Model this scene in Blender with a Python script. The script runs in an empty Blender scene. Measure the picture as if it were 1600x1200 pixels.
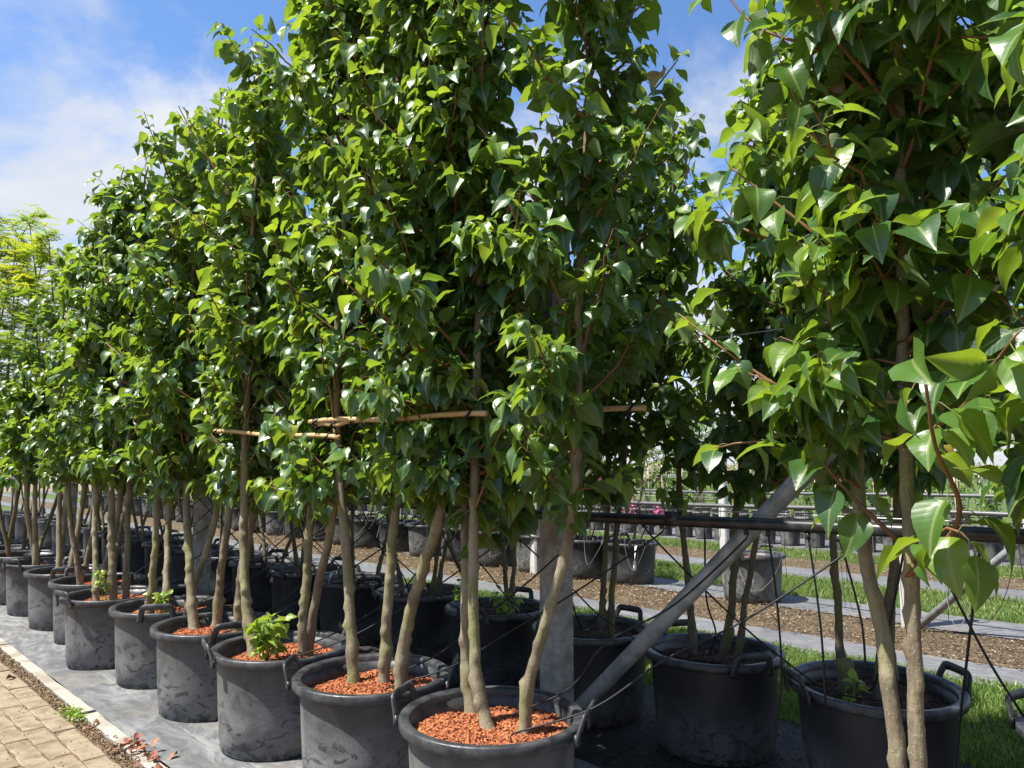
import bpy, math, random
import numpy as np
from mathutils import Matrix, Vector

# ------------------------------------------------------------------ camera, sky, sun, exposure
SC = bpy.context.scene
COL = SC.collection
FPX, CAMH, HORIZON = 1150.0, 1.43, 725.0
PITCH = math.atan((HORIZON - 600) / FPX)
YAW = math.radians(44.83)
SY, CY = math.sin(YAW), math.cos(YAW)
cam_d = bpy.data.cameras.new('camera'); cam = bpy.data.objects.new('camera', cam_d); COL.objects.link(cam)
cam.location = (0, 0, CAMH); cam.rotation_euler = (math.pi / 2 + PITCH, 0, -YAW)
cam_d.sensor_width = 36; cam_d.lens = FPX / 1600 * 36; cam_d.clip_end = 3000; cam_d.clip_start = 0.05
SC.camera = cam
SUN_EL = math.radians(60.0)
SUN_H = Vector((-0.913, 0.408)).normalized()          # horizontal direction towards the sun
W = bpy.data.worlds.new('World'); SC.world = W; W.use_nodes = True
def build_world():
    nt = W.node_tree; nt.nodes.clear(); N = nt.nodes.new; L = nt.links.new
    out = N('ShaderNodeOutputWorld'); bg = N('ShaderNodeBackground')
    sky = N('ShaderNodeTexSky'); sky.sky_type = 'NISHITA'; sky.sun_disc = False
    sky.sun_elevation = SUN_EL; sky.sun_rotation = math.atan2(SUN_H.x, SUN_H.y)
    sky.air_density = 1.0; sky.dust_density = 0.6; sky.ozone_density = 1.6
    tc = N('ShaderNodeTexCoord'); sep = N('ShaderNodeSeparateXYZ'); L(tc.outputs['Generated'], sep.inputs[0])
    def M(op, a, b=None, c=None):
        m = N('ShaderNodeMath'); m.operation = op
        for i, v in enumerate((a, b, c)):
            if v is None: continue
            if isinstance(v, (int, float)): m.inputs[i].default_value = v
            else: L(v, m.inputs[i])
        return m.outputs[0]
    zz = M('ADD', M('MAXIMUM', sep.outputs[2], 0.0), 0.30)
    cmb = N('ShaderNodeCombineXYZ'); L(M('DIVIDE', sep.outputs[0], zz), cmb.inputs[0]); L(M('DIVIDE', sep.outputs[1], zz), cmb.inputs[1])
    cmb.inputs[2].default_value = CLOUD_SEED
    nz = N('ShaderNodeTexNoise'); nz.inputs['Scale'].default_value = 1.5; nz.inputs['Detail'].default_value = 9
    nz.inputs['Roughness'].default_value = 0.56; nz.inputs['Distortion'].default_value = 0.25; L(cmb.outputs[0], nz.inputs['Vector'])
    low = M('MULTIPLY', M('SUBTRACT', 0.55, sep.outputs[2]), 0.30)        # more cloud towards the horizon
    den = M('ADD', nz.outputs['Fac'], low)
    mr = N('ShaderNodeMapRange'); mr.interpolation_type = 'SMOOTHSTEP'; L(den, mr.inputs['Value'])
    mr.inputs['From Min'].default_value = 0.475; mr.inputs['From Max'].default_value = 0.62; mr.inputs['To Max'].default_value = 0.93
    n2 = N('ShaderNodeTexNoise'); n2.inputs['Scale'].default_value = 3.2; n2.inputs['Detail'].default_value = 5; L(cmb.outputs[0], n2.inputs['Vector'])
    cr = N('ShaderNodeMixRGB'); L(n2.outputs['Fac'], cr.inputs[0]); cr.inputs[1].default_value = (5.6, 6.0, 6.8, 1); cr.inputs[2].default_value = (9.6, 9.7, 9.8, 1)
    sb = N('ShaderNodeMixRGB'); sb.blend_type = 'MULTIPLY'; sb.inputs[0].default_value = 1; L(sky.outputs[0], sb.inputs[1]); sb.inputs[2].default_value = (1.40, 1.75, 2.15, 1)
    mx = N('ShaderNodeMixRGB'); L(mr.outputs[0], mx.inputs[0]); L(sb.outputs[0], mx.inputs[1]); L(cr.outputs[0], mx.inputs[2])
    L(mx.outputs[0], bg.inputs[0]); bg.inputs[1].default_value = 0.05; L(bg.outputs[0], out.inputs[0])
CLOUD_SEED = 25.06
build_world()
sun_d = bpy.data.lights.new('sun', 'SUN'); sun = bpy.data.objects.new('sun', sun_d); COL.objects.link(sun)
sun_d.energy = 5.0; sun_d.angle = math.radians(0.55); sun_d.color = (1.0, 0.955, 0.88)
to_sun = Vector((SUN_H.x * math.cos(SUN_EL), SUN_H.y * math.cos(SUN_EL), math.sin(SUN_EL)))
sun.rotation_euler = to_sun.to_track_quat('Z', 'Y').to_euler(); sun.location = to_sun * 30
vs = SC.view_settings; vs.view_transform = 'Standard'; vs.look = 'None'; vs.exposure = 1.10; vs.gamma = 1; vs.use_curve_mapping = False
cy = SC.cycles
cy.max_bounces = 6; cy.diffuse_bounces = 3; cy.glossy_bounces = 2; cy.transmission_bounces = 4; cy.transparent_max_bounces = 4
cy.caustics_reflective = False; cy.caustics_refractive = False; cy.sample_clamp_indirect = 6

# ------------------------------------------------------------------ helpers
rng = np.random.default_rng(7); random.seed(7)
def at(x, y, X):                                       # point on the plane X = const seen at photo pixel (x, y)
    cx, cyy = (x - 800) / FPX, (600 - y) / FPX
    f = math.cos(PITCH) - math.sin(PITCH) * cyy; u = math.sin(PITCH) + math.cos(PITCH) * cyy
    dx, dy = cx * CY + f * SY, -cx * SY + f * CY
    t = X / dx
    return np.array([X, dy * t, CAMH + u * t])
def project(P):
    r = P[:, 0] * CY - P[:, 1] * SY; f = P[:, 0] * SY + P[:, 1] * CY; u = P[:, 2] - CAMH
    d = f * math.cos(PITCH) + u * math.sin(PITCH); v = -f * math.sin(PITCH) + u * math.cos(PITCH)
    d = np.where(np.abs(d) < 1e-4, 1e-4, d)
    return 800 + FPX * r / d, 600 - FPX * v / d, d
def tag(o, label, cat, group=None, kind=None):
    if label: o['label'] = label
    if cat: o['category'] = cat
    if group: o['group'] = group
    if kind: o['kind'] = kind
    return o
def empty(name, loc, rz=0):
    o = bpy.data.objects.new(name, None); COL.objects.link(o); o.location = loc; o.rotation_euler = (0, 0, rz); o.empty_display_size = 0.05
    return o
def link(name, me, parent=None, loc=None):
    o = bpy.data.objects.new(name, me); COL.objects.link(o)
    if parent: o.parent = parent
    if loc is not None: o.location = loc
    return o
class MB:
    def __init__(s): s.v, s.f, s.m, s.n = [], [], [], 0
    def add(s, v, f, m=0):
        b = s.n; v = np.asarray(v, float); s.v.append(v); s.n += len(v)
        for q in f: s.f.append([i + b for i in q]); s.m.append(m)
        return s
    def box(s, c, size, rz=0, m=0, taper=1.0):
        a, b, h = size[0] / 2, size[1] / 2, size[2] / 2
        p = np.array([(-a, -b, -h), (a, -b, -h), (a, b, -h), (-a, b, -h), (-a * taper, -b * taper, h), (a * taper, -b * taper, h), (a * taper, b * taper, h), (-a * taper, b * taper, h)])
        c_, s_ = math.cos(rz), math.sin(rz); R = np.array([[c_, -s_, 0], [s_, c_, 0], [0, 0, 1]])
        return s.add(p @ R.T + np.array(c), [(0, 3, 2, 1), (4, 5, 6, 7), (0, 1, 5, 4), (1, 2, 6, 5), (2, 3, 7, 6), (3, 0, 4, 7)], m)
    def lathe(s, prof, n, m=0, jit=None):
        a = np.linspace(0, 2 * math.pi, n, endpoint=False); k = len(prof); V = []
        for r, z in prof:
            V.append(np.stack([r * np.cos(a), r * np.sin(a), np.full(n, z)], 1))
        V = np.concatenate(V); F = []
        for i in range(k - 1):
            for j in range(n):
                j2 = (j + 1) % n
                F.append((i * n + j, i * n + j2, (i + 1) * n + j2, (i + 1) * n + j))
        return s.add(V, F, m)
    def tube(s, pts, rad, n=6, m=0, cap=True, flat=1.0, knobs=None):
        P = np.asarray(pts, float); k = len(P); rad = np.broadcast_to(np.asarray(rad, float), (k,))
        T = np.gradient(P, axis=0); T /= np.linalg.norm(T, axis=1)[:, None] + 1e-9
        ref = np.array([0, 0, 1.0]) if abs(T[0][2]) < 0.8 else np.array([1.0, 0, 0])
        A = np.cross(T, ref); A /= np.linalg.norm(A, axis=1)[:, None] + 1e-9
        B = np.cross(T, A)
        th = np.linspace(0, 2 * math.pi, n, endpoint=False)
        R = np.repeat(rad[:, None], n, 1)
        if knobs is not None: R = R * knobs(n)
        V = P[:, None, :] + R[:, :, None] * (np.cos(th)[None, :, None] * A[:, None, :] + flat * np.sin(th)[None, :, None] * B[:, None, :])
        V = V.reshape(-1, 3); F = []
        for i in range(k - 1):
            for j in range(n):
                j2 = (j + 1) % n
                F.append((i * n + j, i * n + j2, (i + 1) * n + j2, (i + 1) * n + j))
        if cap: F.append(tuple(range(n - 1, -1, -1))); F.append(tuple((k - 1) * n + j for j in range(n)))
        return s.add(V, F, m)
    def mesh(s, name, mats, smooth=True):
        me = bpy.data.meshes.new(name)
        me.from_pydata(np.concatenate(s.v).tolist(), [], s.f)
        for mt in (mats if isinstance(mats, (list, tuple)) else [mats]): me.materials.append(mt)
        if any(s.m): me.polygons.foreach_set('material_index', s.m)
        if smooth: me.polygons.foreach_set('use_smooth', [True] * len(me.polygons))
        me.update(); return me
def smooth_path(pts, step):
    P = np.asarray(pts, float); out = []
    Q = np.vstack([2 * P[0] - P[1], P, 2 * P[-1] - P[-2]])
    for i in range(1, len(Q) - 2):
        p0, p1, p2, p3 = Q[i - 1], Q[i], Q[i + 1], Q[i + 2]
        n = max(2, int(np.linalg.norm(p2 - p1) / step))
        for t in np.linspace(0, 1, n, endpoint=False):
            out.append(0.5 * (2 * p1 + (p2 - p0) * t + (2 * p0 - 5 * p1 + 4 * p2 - p3) * t * t + (3 * p1 - p0 - 3 * p2 + p3) * t ** 3))
    out.append(P[-1]); return np.array(out)
def np_mesh(name, V, F, mats, smooth=True, uv=None, tint=None):  # F: (n,3) triangles
    me = bpy.data.meshes.new(name); nf = len(F)
    me.vertices.add(len(V)); me.vertices.foreach_set('co', np.ascontiguousarray(V, np.float32).ravel())
    me.loops.add(nf * 3); me.loops.foreach_set('vertex_index', np.ascontiguousarray(F, np.int32).ravel())
    me.polygons.add(nf); me.polygons.foreach_set('loop_start', np.arange(0, nf * 3, 3, dtype=np.int32)); me.polygons.foreach_set('loop_total', np.full(nf, 3, np.int32))
    me.update(calc_edges=True)
    if smooth: me.polygons.foreach_set('use_smooth', np.ones(nf, bool))
    if uv is not None:
        l = me.uv_layers.new(name='UVMap'); l.data.foreach_set('uv', np.ascontiguousarray(uv[F.ravel()], np.float32).ravel())
    if tint is not None:
        a = me.attributes.new('tint', 'FLOAT', 'POINT'); a.data.foreach_set('value', np.ascontiguousarray(tint, np.float32))
    for mt in (mats if isinstance(mats, (list, tuple)) else [mats]): me.materials.append(mt)
    return me

# ------------------------------------------------------------------ materials
class NT:
    def __init__(s, name):
        s.mat = bpy.data.materials.new(name); s.mat.use_nodes = True; s.nt = s.mat.node_tree; s.nt.nodes.clear()
        s.out = s.nt.nodes.new('ShaderNodeOutputMaterial')
    def n(s, t, **kw):
        x = s.nt.nodes.new(t)
        for k, v in kw.items():
            if k in x.inputs: s.set(x.inputs[k], v)
            else: setattr(x, k, v)
        return x
    def set(s, sock, v):
        if isinstance(v, bpy.types.NodeSocket): s.nt.links.new(v, sock)
        elif isinstance(v, tuple) and len(v) == 3 and sock.type == 'RGBA': sock.default_value = (*v, 1)
        else: sock.default_value = v
    def math(s, op, a, b=0.0, c=None, clamp=False):
        m = s.nt.nodes.new('ShaderNodeMath'); m.operation = op; m.use_clamp = clamp
        s.set(m.inputs[0], a); s.set(m.inputs[1], b)
        if c is not None: s.set(m.inputs[2], c)
        return m.outputs[0]
    def mix(s, f, a, b, mode='MIX'):
        m = s.nt.nodes.new('ShaderNodeMixRGB'); m.blend_type = mode
        s.set(m.inputs[0], f); s.set(m.inputs[1], a); s.set(m.inputs[2], b); return m.outputs[0]
    def noise(s, vec, scale, detail=4, rough=0.55, dist=0.0):
        x = s.n('ShaderNodeTexNoise', Scale=scale, Detail=detail, Roughness=rough, Distortion=dist)
        if vec is not None: s.set(x.inputs['Vector'], vec)
        return x.outputs['Fac']
    def ramp(s, f, a, b, lo=0.0, hi=1.0):
        m = s.n('ShaderNodeMapRange', interpolation_type='SMOOTHSTEP'); s.set(m.inputs['Value'], f)
        m.inputs['From Min'].default_value = a; m.inputs['From Max'].default_value = b; m.inputs['To Min'].default_value = lo; m.inputs['To Max'].default_value = hi
        return m.outputs[0]
    def cramp(s, f, stops):
        r = s.n('ShaderNodeValToRGB'); s.set(r.inputs[0], f); e = r.color_ramp.elements
        while len(e) < len(stops): e.new(0.5)
        for i, (p, c) in enumerate(stops): e[i].position = p; e[i].color = (*c, 1)
        return r.outputs[0]
    def obj(s, offset=True, scale=None):
        tc = s.n('ShaderNodeTexCoord'); v = tc.outputs['Object']
        if offset:
            oi = s.n('ShaderNodeObjectInfo'); a = s.n('ShaderNodeVectorMath', operation='SCALE'); s.set(a.inputs[0], (37.0, 19.0, 53.0)); s.set(a.inputs['Scale'], oi.outputs['Random'])
            b = s.n('ShaderNodeVectorMath', operation='ADD'); s.set(b.inputs[0], v); s.set(b.inputs[1], a.outputs[0]); v = b.outputs[0]
        if scale:
            m = s.n('ShaderNodeVectorMath', operation='MULTIPLY'); s.set(m.inputs[0], v); m.inputs[1].default_value = scale; v = m.outputs[0]
        return v
    def bump(s, h, strength=0.3, dist=0.01):
        b = s.n('ShaderNodeBump', Strength=strength, Distance=dist); s.set(b.inputs['Height'], h); return b.outputs[0]
    def done(s, col, rough=0.6, spec=0.5, normal=None, metallic=0.0):
        p = s.n('ShaderNodeBsdfPrincipled'); s.set(p.inputs['Base Color'], col); s.set(p.inputs['Roughness'], rough); s.set(p.inputs['Specular IOR Level'], spec); s.set(p.inputs['Metallic'], metallic)
        if normal is not None: s.set(p.inputs['Normal'], normal)
        s.nt.links.new(p.outputs[0], s.out.inputs[0]); s.p = p
        return s.mat
def leaf_material(name, stops, trans, gloss=0.36, tw=0.38, veins=True, back=(0.13, 0.19, 0.08)):
    t = NT(name)
    at_ = t.n('ShaderNodeAttribute', attribute_name='tint'); oi = t.n('ShaderNodeObjectInfo')
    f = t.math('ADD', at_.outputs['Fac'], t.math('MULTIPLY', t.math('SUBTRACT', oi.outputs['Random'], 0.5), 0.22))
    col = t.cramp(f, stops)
    tcol = t.mix(f, trans[0], trans[1])
    geo = t.n('ShaderNodeNewGeometry'); nrm = None
    if veins:
        uv = t.n('ShaderNodeTexCoord').outputs['UV']; sp = t.n('ShaderNodeSeparateXYZ'); t.set(sp.inputs[0], uv)
        du = t.math('ABSOLUTE', t.math('SUBTRACT', sp.outputs[0], 0.5))
        mid = t.ramp(du, 0.018, 0.05, 1, 0)
        lat = t.math('ABSOLUTE', t.math('SINE', t.math('MULTIPLY', t.math('SUBTRACT', sp.outputs[1], t.math('MULTIPLY', du, 0.55)), 27.0)))
        latm = t.ramp(lat, 0.02, 0.22, 1, 0)
        pet = t.math('LESS_THAN', sp.outputs[1], -0.01)
        v = t.math('MAXIMUM', mid, t.math('MULTIPLY', latm, 0.20))
        blot = t.noise(t.obj(), 60, 2)
        col = t.mix(t.ramp(blot, 0.35, 0.75, 0, 0.35), col, t.mix(0.5, col, (0.10, 0.16, 0.04)))
        col = t.mix(t.math('MULTIPLY', v, 0.55), col, (0.30, 0.36, 0.12))
        col = t.mix(pet, col, (0.30, 0.26, 0.09)); tcol = t.mix(t.math('MULTIPLY', v, 0.5), tcol, (0.35, 0.42, 0.12))
        hh = t.math('SUBTRACT', t.math('MULTIPLY', lat, 0.5), t.math('MULTIPLY', mid, 0.8)); nrm = t.bump(hh, 0.16, 0.002)
    col = t.mix(t.math('MULTIPLY', geo.outputs['Backfacing'], 0.55), col, back)
    p = t.n('ShaderNodeBsdfPrincipled'); t.set(p.inputs['Base Color'], col); t.set(p.inputs['Roughness'], t.math('ADD', gloss, t.math('MULTIPLY', geo.outputs['Backfacing'], 0.3))); p.inputs['Specular IOR Level'].default_value = 0.62
    if nrm is not None: t.set(p.inputs['Normal'], nrm)
    tr = t.n('ShaderNodeBsdfTranslucent'); t.set(tr.inputs['Color'], tcol)
    mx = t.n('ShaderNodeMixShader'); mx.inputs[0].default_value = tw
    t.nt.links.new(p.outputs[0], mx.inputs[1]); t.nt.links.new(tr.outputs[0], mx.inputs[2]); t.nt.links.new(mx.outputs[0], t.out.inputs[0])
    return t.mat
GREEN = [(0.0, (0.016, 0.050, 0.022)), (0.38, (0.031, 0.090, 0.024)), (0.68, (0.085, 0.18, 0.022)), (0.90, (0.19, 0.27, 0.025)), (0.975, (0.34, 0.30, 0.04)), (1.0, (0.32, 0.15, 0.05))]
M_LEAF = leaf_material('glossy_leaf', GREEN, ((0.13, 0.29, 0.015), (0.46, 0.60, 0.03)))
M_LEAF_FAR = leaf_material('glossy_leaf_far', GREEN, ((0.13, 0.29, 0.015), (0.46, 0.60, 0.03)), veins=False)
M_SUCKER = leaf_material('young_leaf', [(0, (0.14, 0.26, 0.03)), (1, (0.30, 0.38, 0.05))], ((0.3, 0.5, 0.03), (0.5, 0.6, 0.05)), gloss=0.4, veins=False)
M_LOCUST = leaf_material('locust_leaf', [(0, (0.05, 0.14, 0.02)), (0.6, (0.13, 0.26, 0.02)), (1, (0.42, 0.40, 0.02))], ((0.22, 0.42, 0.02), (0.6, 0.6, 0.03)), gloss=0.5, tw=0.45, veins=False)
M_MYRTLE = leaf_material('dark_shrub_leaf', [(0, (0.02, 0.05, 0.02)), (0.7, (0.05, 0.09, 0.025)), (1, (0.12, 0.05, 0.03))], ((0.10, 0.2, 0.02), (0.25, 0.3, 0.03)), gloss=0.45, tw=0.3, veins=False)
M_PINK = leaf_material('pink_petal', [(0, (0.55, 0.10, 0.26)), (1, (0.75, 0.28, 0.46))], ((0.7, 0.15, 0.35), (0.8, 0.3, 0.5)), gloss=0.6, tw=0.3, veins=False, back=(0.6, 0.2, 0.35))
M_BLADE = leaf_material('grass_blade', [(0, (0.06, 0.13, 0.022)), (0.6, (0.14, 0.22, 0.04)), (1, (0.36, 0.32, 0.13))], ((0.18, 0.34, 0.02), (0.36, 0.42, 0.06)), gloss=0.5, tw=0.35, veins=False, back=(0.08, 0.16, 0.03))

def mat_bark(name, c1, c2, c3, speck=0.7):
    t = NT(name); v = t.obj()
    a = t.noise(t.obj(scale=(1, 1, 0.35)), 14, 5); b = t.noise(v, 5, 3); g = t.noise(v, 90, 4, 0.65)
    col = t.mix(t.ramp(a, 0.35, 0.65), c1, c2); col = t.mix(t.ramp(b, 0.48, 0.66), col, c3)
    fis = t.noise(t.obj(scale=(1, 1, 0.16)), 120, 4, 0.7)
    col = t.mix(t.ramp(fis, 0.52, 0.68, 0, 0.5), col, (c2[0] * .5, c2[1] * .5, c2[2] * .5))
    col = t.mix(0.55, col, t.mix(g, (0.25, 0.25, 0.25), (0.75, 0.75, 0.75)), 'OVERLAY')
    vo = t.n('ShaderNodeTexVoronoi', Scale=115.0); t.set(vo.inputs['Vector'], t.obj(scale=(1, 1, 1.3)))
    sp = t.ramp(vo.outputs['Distance'], 0.10, 0.22, 1, 0); pick = t.math('GREATER_THAN', t.n('ShaderNodeSeparateXYZ', Vector=vo.outputs['Color']).outputs[0], 0.55)
    col = t.mix(t.math('MULTIPLY', t.math('MULTIPLY', sp, pick), speck), col, (0.55, 0.50, 0.38))
    return t.done(col, 0.72, 0.3, t.bump(t.math('ADD', a, t.math('SUBTRACT', t.math('MULTIPLY', g, 0.5), t.math('MULTIPLY', fis, 0.5))), 0.7, 0.007))
M_BARK = mat_bark('pale_bark', (0.265, 0.228, 0.145), (0.145, 0.115, 0.075), (0.20, 0.192, 0.085))
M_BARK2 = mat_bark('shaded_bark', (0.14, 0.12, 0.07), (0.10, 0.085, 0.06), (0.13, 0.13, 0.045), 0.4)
M_BARK3 = mat_bark('thin_dark_bark', (0.07, 0.055, 0.04), (0.05, 0.04, 0.03), (0.08, 0.065, 0.045), 0.1)
t = NT('young_shoot'); M_SHOOT = t.done(t.mix(t.noise(t.obj(), 9, 3), (0.10, 0.065, 0.03), (0.25, 0.10, 0.04)), 0.5, 0.4)

def mat_plastic(name, k, lo, hi):
    t = NT(name); v = t.obj(); tc = t.n('ShaderNodeTexCoord'); z = t.n('ShaderNodeSeparateXYZ', Vector=tc.outputs['Object']).outputs[2]
    fine = t.noise(v, 220, 2); spk = t.noise(v, 75, 3, 0.7); big = t.noise(v, 5.5, 4, 0.6, 1.0)
    smear = t.noise(t.obj(scale=(1, 1, 1.9)), 8.5, 4, 0.5, 2.2)
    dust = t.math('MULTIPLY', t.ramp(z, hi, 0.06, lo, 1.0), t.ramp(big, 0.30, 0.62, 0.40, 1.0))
    wipe = t.math('MULTIPLY', t.ramp(smear, 0.57, 0.62), t.ramp(z, 0.36, 0.22))
    dust = t.math('MULTIPLY', dust, t.math('SUBTRACT', 1.0, t.math('MULTIPLY', wipe, 0.72)))
    dust = t.math('MULTIPLY', dust, t.ramp(fine, 0.25, 0.7, 0.7, 1.15))
    foot = t.math('MULTIPLY', t.ramp(z, 0.055, 0.01), t.ramp(t.noise(v, 24, 4), 0.42, 0.58))
    col = t.mix(t.math('MULTIPLY', dust, k), (0.017, 0.018, 0.021), (0.30, 0.292, 0.272))
    col = t.mix(t.math('MULTIPLY', t.ramp(spk, 0.68, 0.74), 0.35), col, (0.30, 0.29, 0.27))
    col = t.mix(foot, col, (0.03, 0.024, 0.018))
    m_ = t.done(col, t.mix(dust, (0.42, 0.42, 0.42), (0.75, 0.75, 0.75)), 0.45, t.bump(t.math('ADD', fine, t.math('MULTIPLY', spk, 0.6)), 0.35, 0.0015))
    if 'Diffuse Roughness' in t.p.inputs: t.p.inputs['Diffuse Roughness'].default_value = 1.0
    return m_
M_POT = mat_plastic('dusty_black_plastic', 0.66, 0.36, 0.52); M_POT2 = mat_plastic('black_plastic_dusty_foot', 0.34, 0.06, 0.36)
t = NT('black_rim_plastic'); v = t.obj(); M_RIM = t.done(t.mix(t.ramp(t.noise(v, 18, 5), 0.35, 0.7), (0.017, 0.018, 0.021), (0.060, 0.060, 0.060)), t.ramp(t.noise(v, 40, 3), 0.3, 0.7, 0.34, 0.55), 0.5, t.bump(t.noise(v, 120, 2), 0.2, 0.001))
def mat_mulch(name, a, b, c, d=0.02):
    t = NT(name); v = t.obj(); vo = t.n('ShaderNodeTexVoronoi', Scale=75.0); t.set(vo.inputs['Vector'], v)
    r = t.n('ShaderNodeSeparateXYZ', Vector=vo.outputs['Color']).outputs[0]
    col = t.mix(r, a, b); col = t.mix(t.ramp(t.noise(v, 7, 4), 0.5, 0.68, 0, 0.8), col, c)
    return t.done(col, 0.85, 0.2, t.bump(t.math('ADD', vo.outputs['Distance'], t.noise(v, 60, 4)), 0.9, d))
M_MULCH = mat_mulch('orange_bark_mulch', (0.26, 0.075, 0.03), (0.56, 0.21, 0.09), (0.34, 0.11, 0.05))
M_SOIL = mat_mulch('brown_potting_soil', (0.045, 0.03, 0.022), (0.16, 0.075, 0.045), (0.04, 0.03, 0.022))
def mat_fabric(name, base, dusty, k=1.0):
    t = NT(name); tc = t.n('ShaderNodeTexCoord'); v = tc.outputs['Object']
    sc = t.n('ShaderNodeVectorMath', operation='MULTIPLY'); t.set(sc.inputs[0], v); sc.inputs[1].default_value = (1.0, 0.45, 1)
    a = t.noise(sc.outputs[0], 1.6, 6, 0.6, 1.3); b = t.noise(sc.outputs[0], 9, 6, 0.65, 1.6); g = t.noise(v, 150, 3)
    wv = t.n('ShaderNodeTexWave', Scale=70.0, Distortion=0.6); t.set(wv.inputs['Vector'], v)
    w2 = t.n('ShaderNodeTexWave', Scale=70.0, Distortion=0.6, bands_direction='Y'); t.set(w2.inputs['Vector'], v)
    du = t.math('MULTIPLY', t.ramp(a, 0.3, 0.7, 0.25, 1), t.ramp(b, 0.34, 0.68, 0.15, 1.0))
    col = t.mix(t.math('MULTIPLY', du, k), base, dusty); col = t.mix(t.ramp(g, 0.62, 0.72, 0, 0.3), col, dusty)
    col = t.mix(0.18, col, t.mix(t.math('MULTIPLY', wv.outputs['Fac'], w2.outputs['Fac']), (0.3, 0.3, 0.3), (0.62, 0.62, 0.62)), 'OVERLAY')
    col = t.mix(t.ramp(t.noise(v, 2.3, 5, 0.6), 0.50, 0.72, 0, 0.5), col, (0.20, 0.17, 0.13))
    sp = t.n('ShaderNodeSeparateXYZ', Vector=v)
    th = t.math('LESS_THAN', t.math('ABSOLUTE', t.math('SUBTRACT', t.math('FRACT', t.math('MULTIPLY', sp.outputs[0], 3.3)), 0.5)), 0.006)
    col = t.mix(t.math('MULTIPLY', th, t.ramp(b, 0.4, 0.6, 0.05, 0.5)), col, (0.4, 0.4, 0.38))
    return t.done(col, t.ramp(b, 0.3, 0.7, 0.55, 0.8), 0.35, t.bump(t.math('ADD', b, t.math('MULTIPLY', wv.outputs['Fac'], 0.08)), 0.35, 0.012))
M_MAT = mat_fabric('weed_fabric', (0.085, 0.088, 0.09), (0.27, 0.268, 0.26))
M_MAT2 = mat_fabric('weed_fabric_clean', (0.095, 0.097, 0.10), (0.20, 0.20, 0.20), 0.9)
def mat_ground(name, a, b, c, sc=30.0, bump=0.02, rough=0.9):
    t = NT(name); v = t.n('ShaderNodeTexCoord').outputs['Object']
    n1 = t.noise(v, sc, 6, 0.7); n2 = t.noise(v, sc * 0.09, 5, 0.6, 0.6); n3 = t.noise(v, sc * 4, 3, 0.6)
    col = t.mix(t.ramp(n1, 0.36, 0.66), a, b); col = t.mix(t.ramp(n2, 0.45, 0.65), col, t.mix(n3, c, b))
    return t.done(col, rough, 0.25, t.bump(t.math('ADD', n1, t.math('MULTIPLY', n3, 0.4)), 0.8, bump))
M_DIRT = mat_ground('dry_ground', (0.16, 0.12, 0.08), (0.26, 0.20, 0.13), (0.2, 0.16, 0.11))
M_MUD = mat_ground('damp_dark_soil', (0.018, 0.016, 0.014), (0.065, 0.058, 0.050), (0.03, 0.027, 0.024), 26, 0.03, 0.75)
M_BED = mat_ground('brown_chip_bed', (0.055, 0.040, 0.026), (0.20, 0.145, 0.085), (0.13, 0.105, 0.055), 42, 0.03)
M_LAWN = mat_ground('lawn_turf', (0.045, 0.085, 0.018), (0.10, 0.155, 0.03), (0.16, 0.17, 0.05), 40, 0.03)
M_GRIT = mat_ground('leaf_grit', (0.13, 0.085, 0.05), (0.30, 0.21, 0.13), (0.2, 0.14, 0.09), 60, 0.02)
def mat_stone(name, a, b, c, sc=20.0, spots=True):
    t = NT(name); v = t.obj(); n1 = t.noise(v, sc, 6, 0.65); n2 = t.noise(v, sc * 0.25, 4); n3 = t.noise(v, sc * 8, 3, 0.7)
    oi = t.n('ShaderNodeObjectInfo')
    col = t.mix(t.ramp(n1, 0.35, 0.65), a, b); col = t.mix(t.ramp(n2, 0.45, 0.62, 0, 0.8), col, c)
    col = t.mix(t.math('MULTIPLY', t.math('ABSOLUTE', t.math('SUBTRACT', oi.outputs['Random'], 0.5)), 0.5), col, c)
    if spots: col = t.mix(t.ramp(n3, 0.62, 0.70, 0, 0.55), col, (a[0] * 0.35, a[1] * 0.35, a[2] * 0.35))
    return t.done(col, 0.88, 0.25, t.bump(t.math('ADD', n1, n3), 0.6, 0.004))
M_PAVER = mat_stone('sandy_paver', (0.25, 0.20, 0.13), (0.33, 0.27, 0.185), (0.18, 0.135, 0.085), 38)
M_KERB = mat_stone('pale_kerb_concrete', (0.35, 0.325, 0.27), (0.43, 0.405, 0.35), (0.22, 0.185, 0.14), 18)
M_CONC = mat_stone('post_concrete', (0.28, 0.27, 0.245), (0.42, 0.405, 0.37), (0.19, 0.18, 0.16), 42)
M_CONC2 = mat_stone('white_concrete', (0.50, 0.49, 0.46), (0.58, 0.57, 0.54), (0.42, 0.41, 0.38), 20)
t = NT('galvanised_steel'); v = t.obj(scale=(1, 1, 1)); M_GALV = t.done(t.mix(t.ramp(t.noise(v, 12, 5), 0.35, 0.65), (0.20, 0.215, 0.215), (0.34, 0.355, 0.355)), t.ramp(t.noise(v, 30, 3), 0.3, 0.7, 0.42, 0.62), 0.5, None, 0.25)
t = NT('black_pipe'); v = t.obj(); M_PIPE = t.done(t.mix(t.ramp(t.noise(v, 20, 4), 0.45, 0.7), (0.012, 0.012, 0.013), (0.04, 0.04, 0.038)), 0.32, 0.5)
t = NT('grey_pipe'); v = t.obj(); M_PIPE2 = t.done(t.mix(t.noise(v, 20, 4), (0.05, 0.05, 0.05), (0.13, 0.13, 0.125)), 0.45, 0.5)
t = NT('tube_plastic'); M_TUBE = t.done((0.006, 0.006, 0.006), 0.5, 0.4)
t = NT('thin_tube'); M_TUBE2 = t.done((0.16, 0.155, 0.14), 0.5, 0.4)
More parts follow.
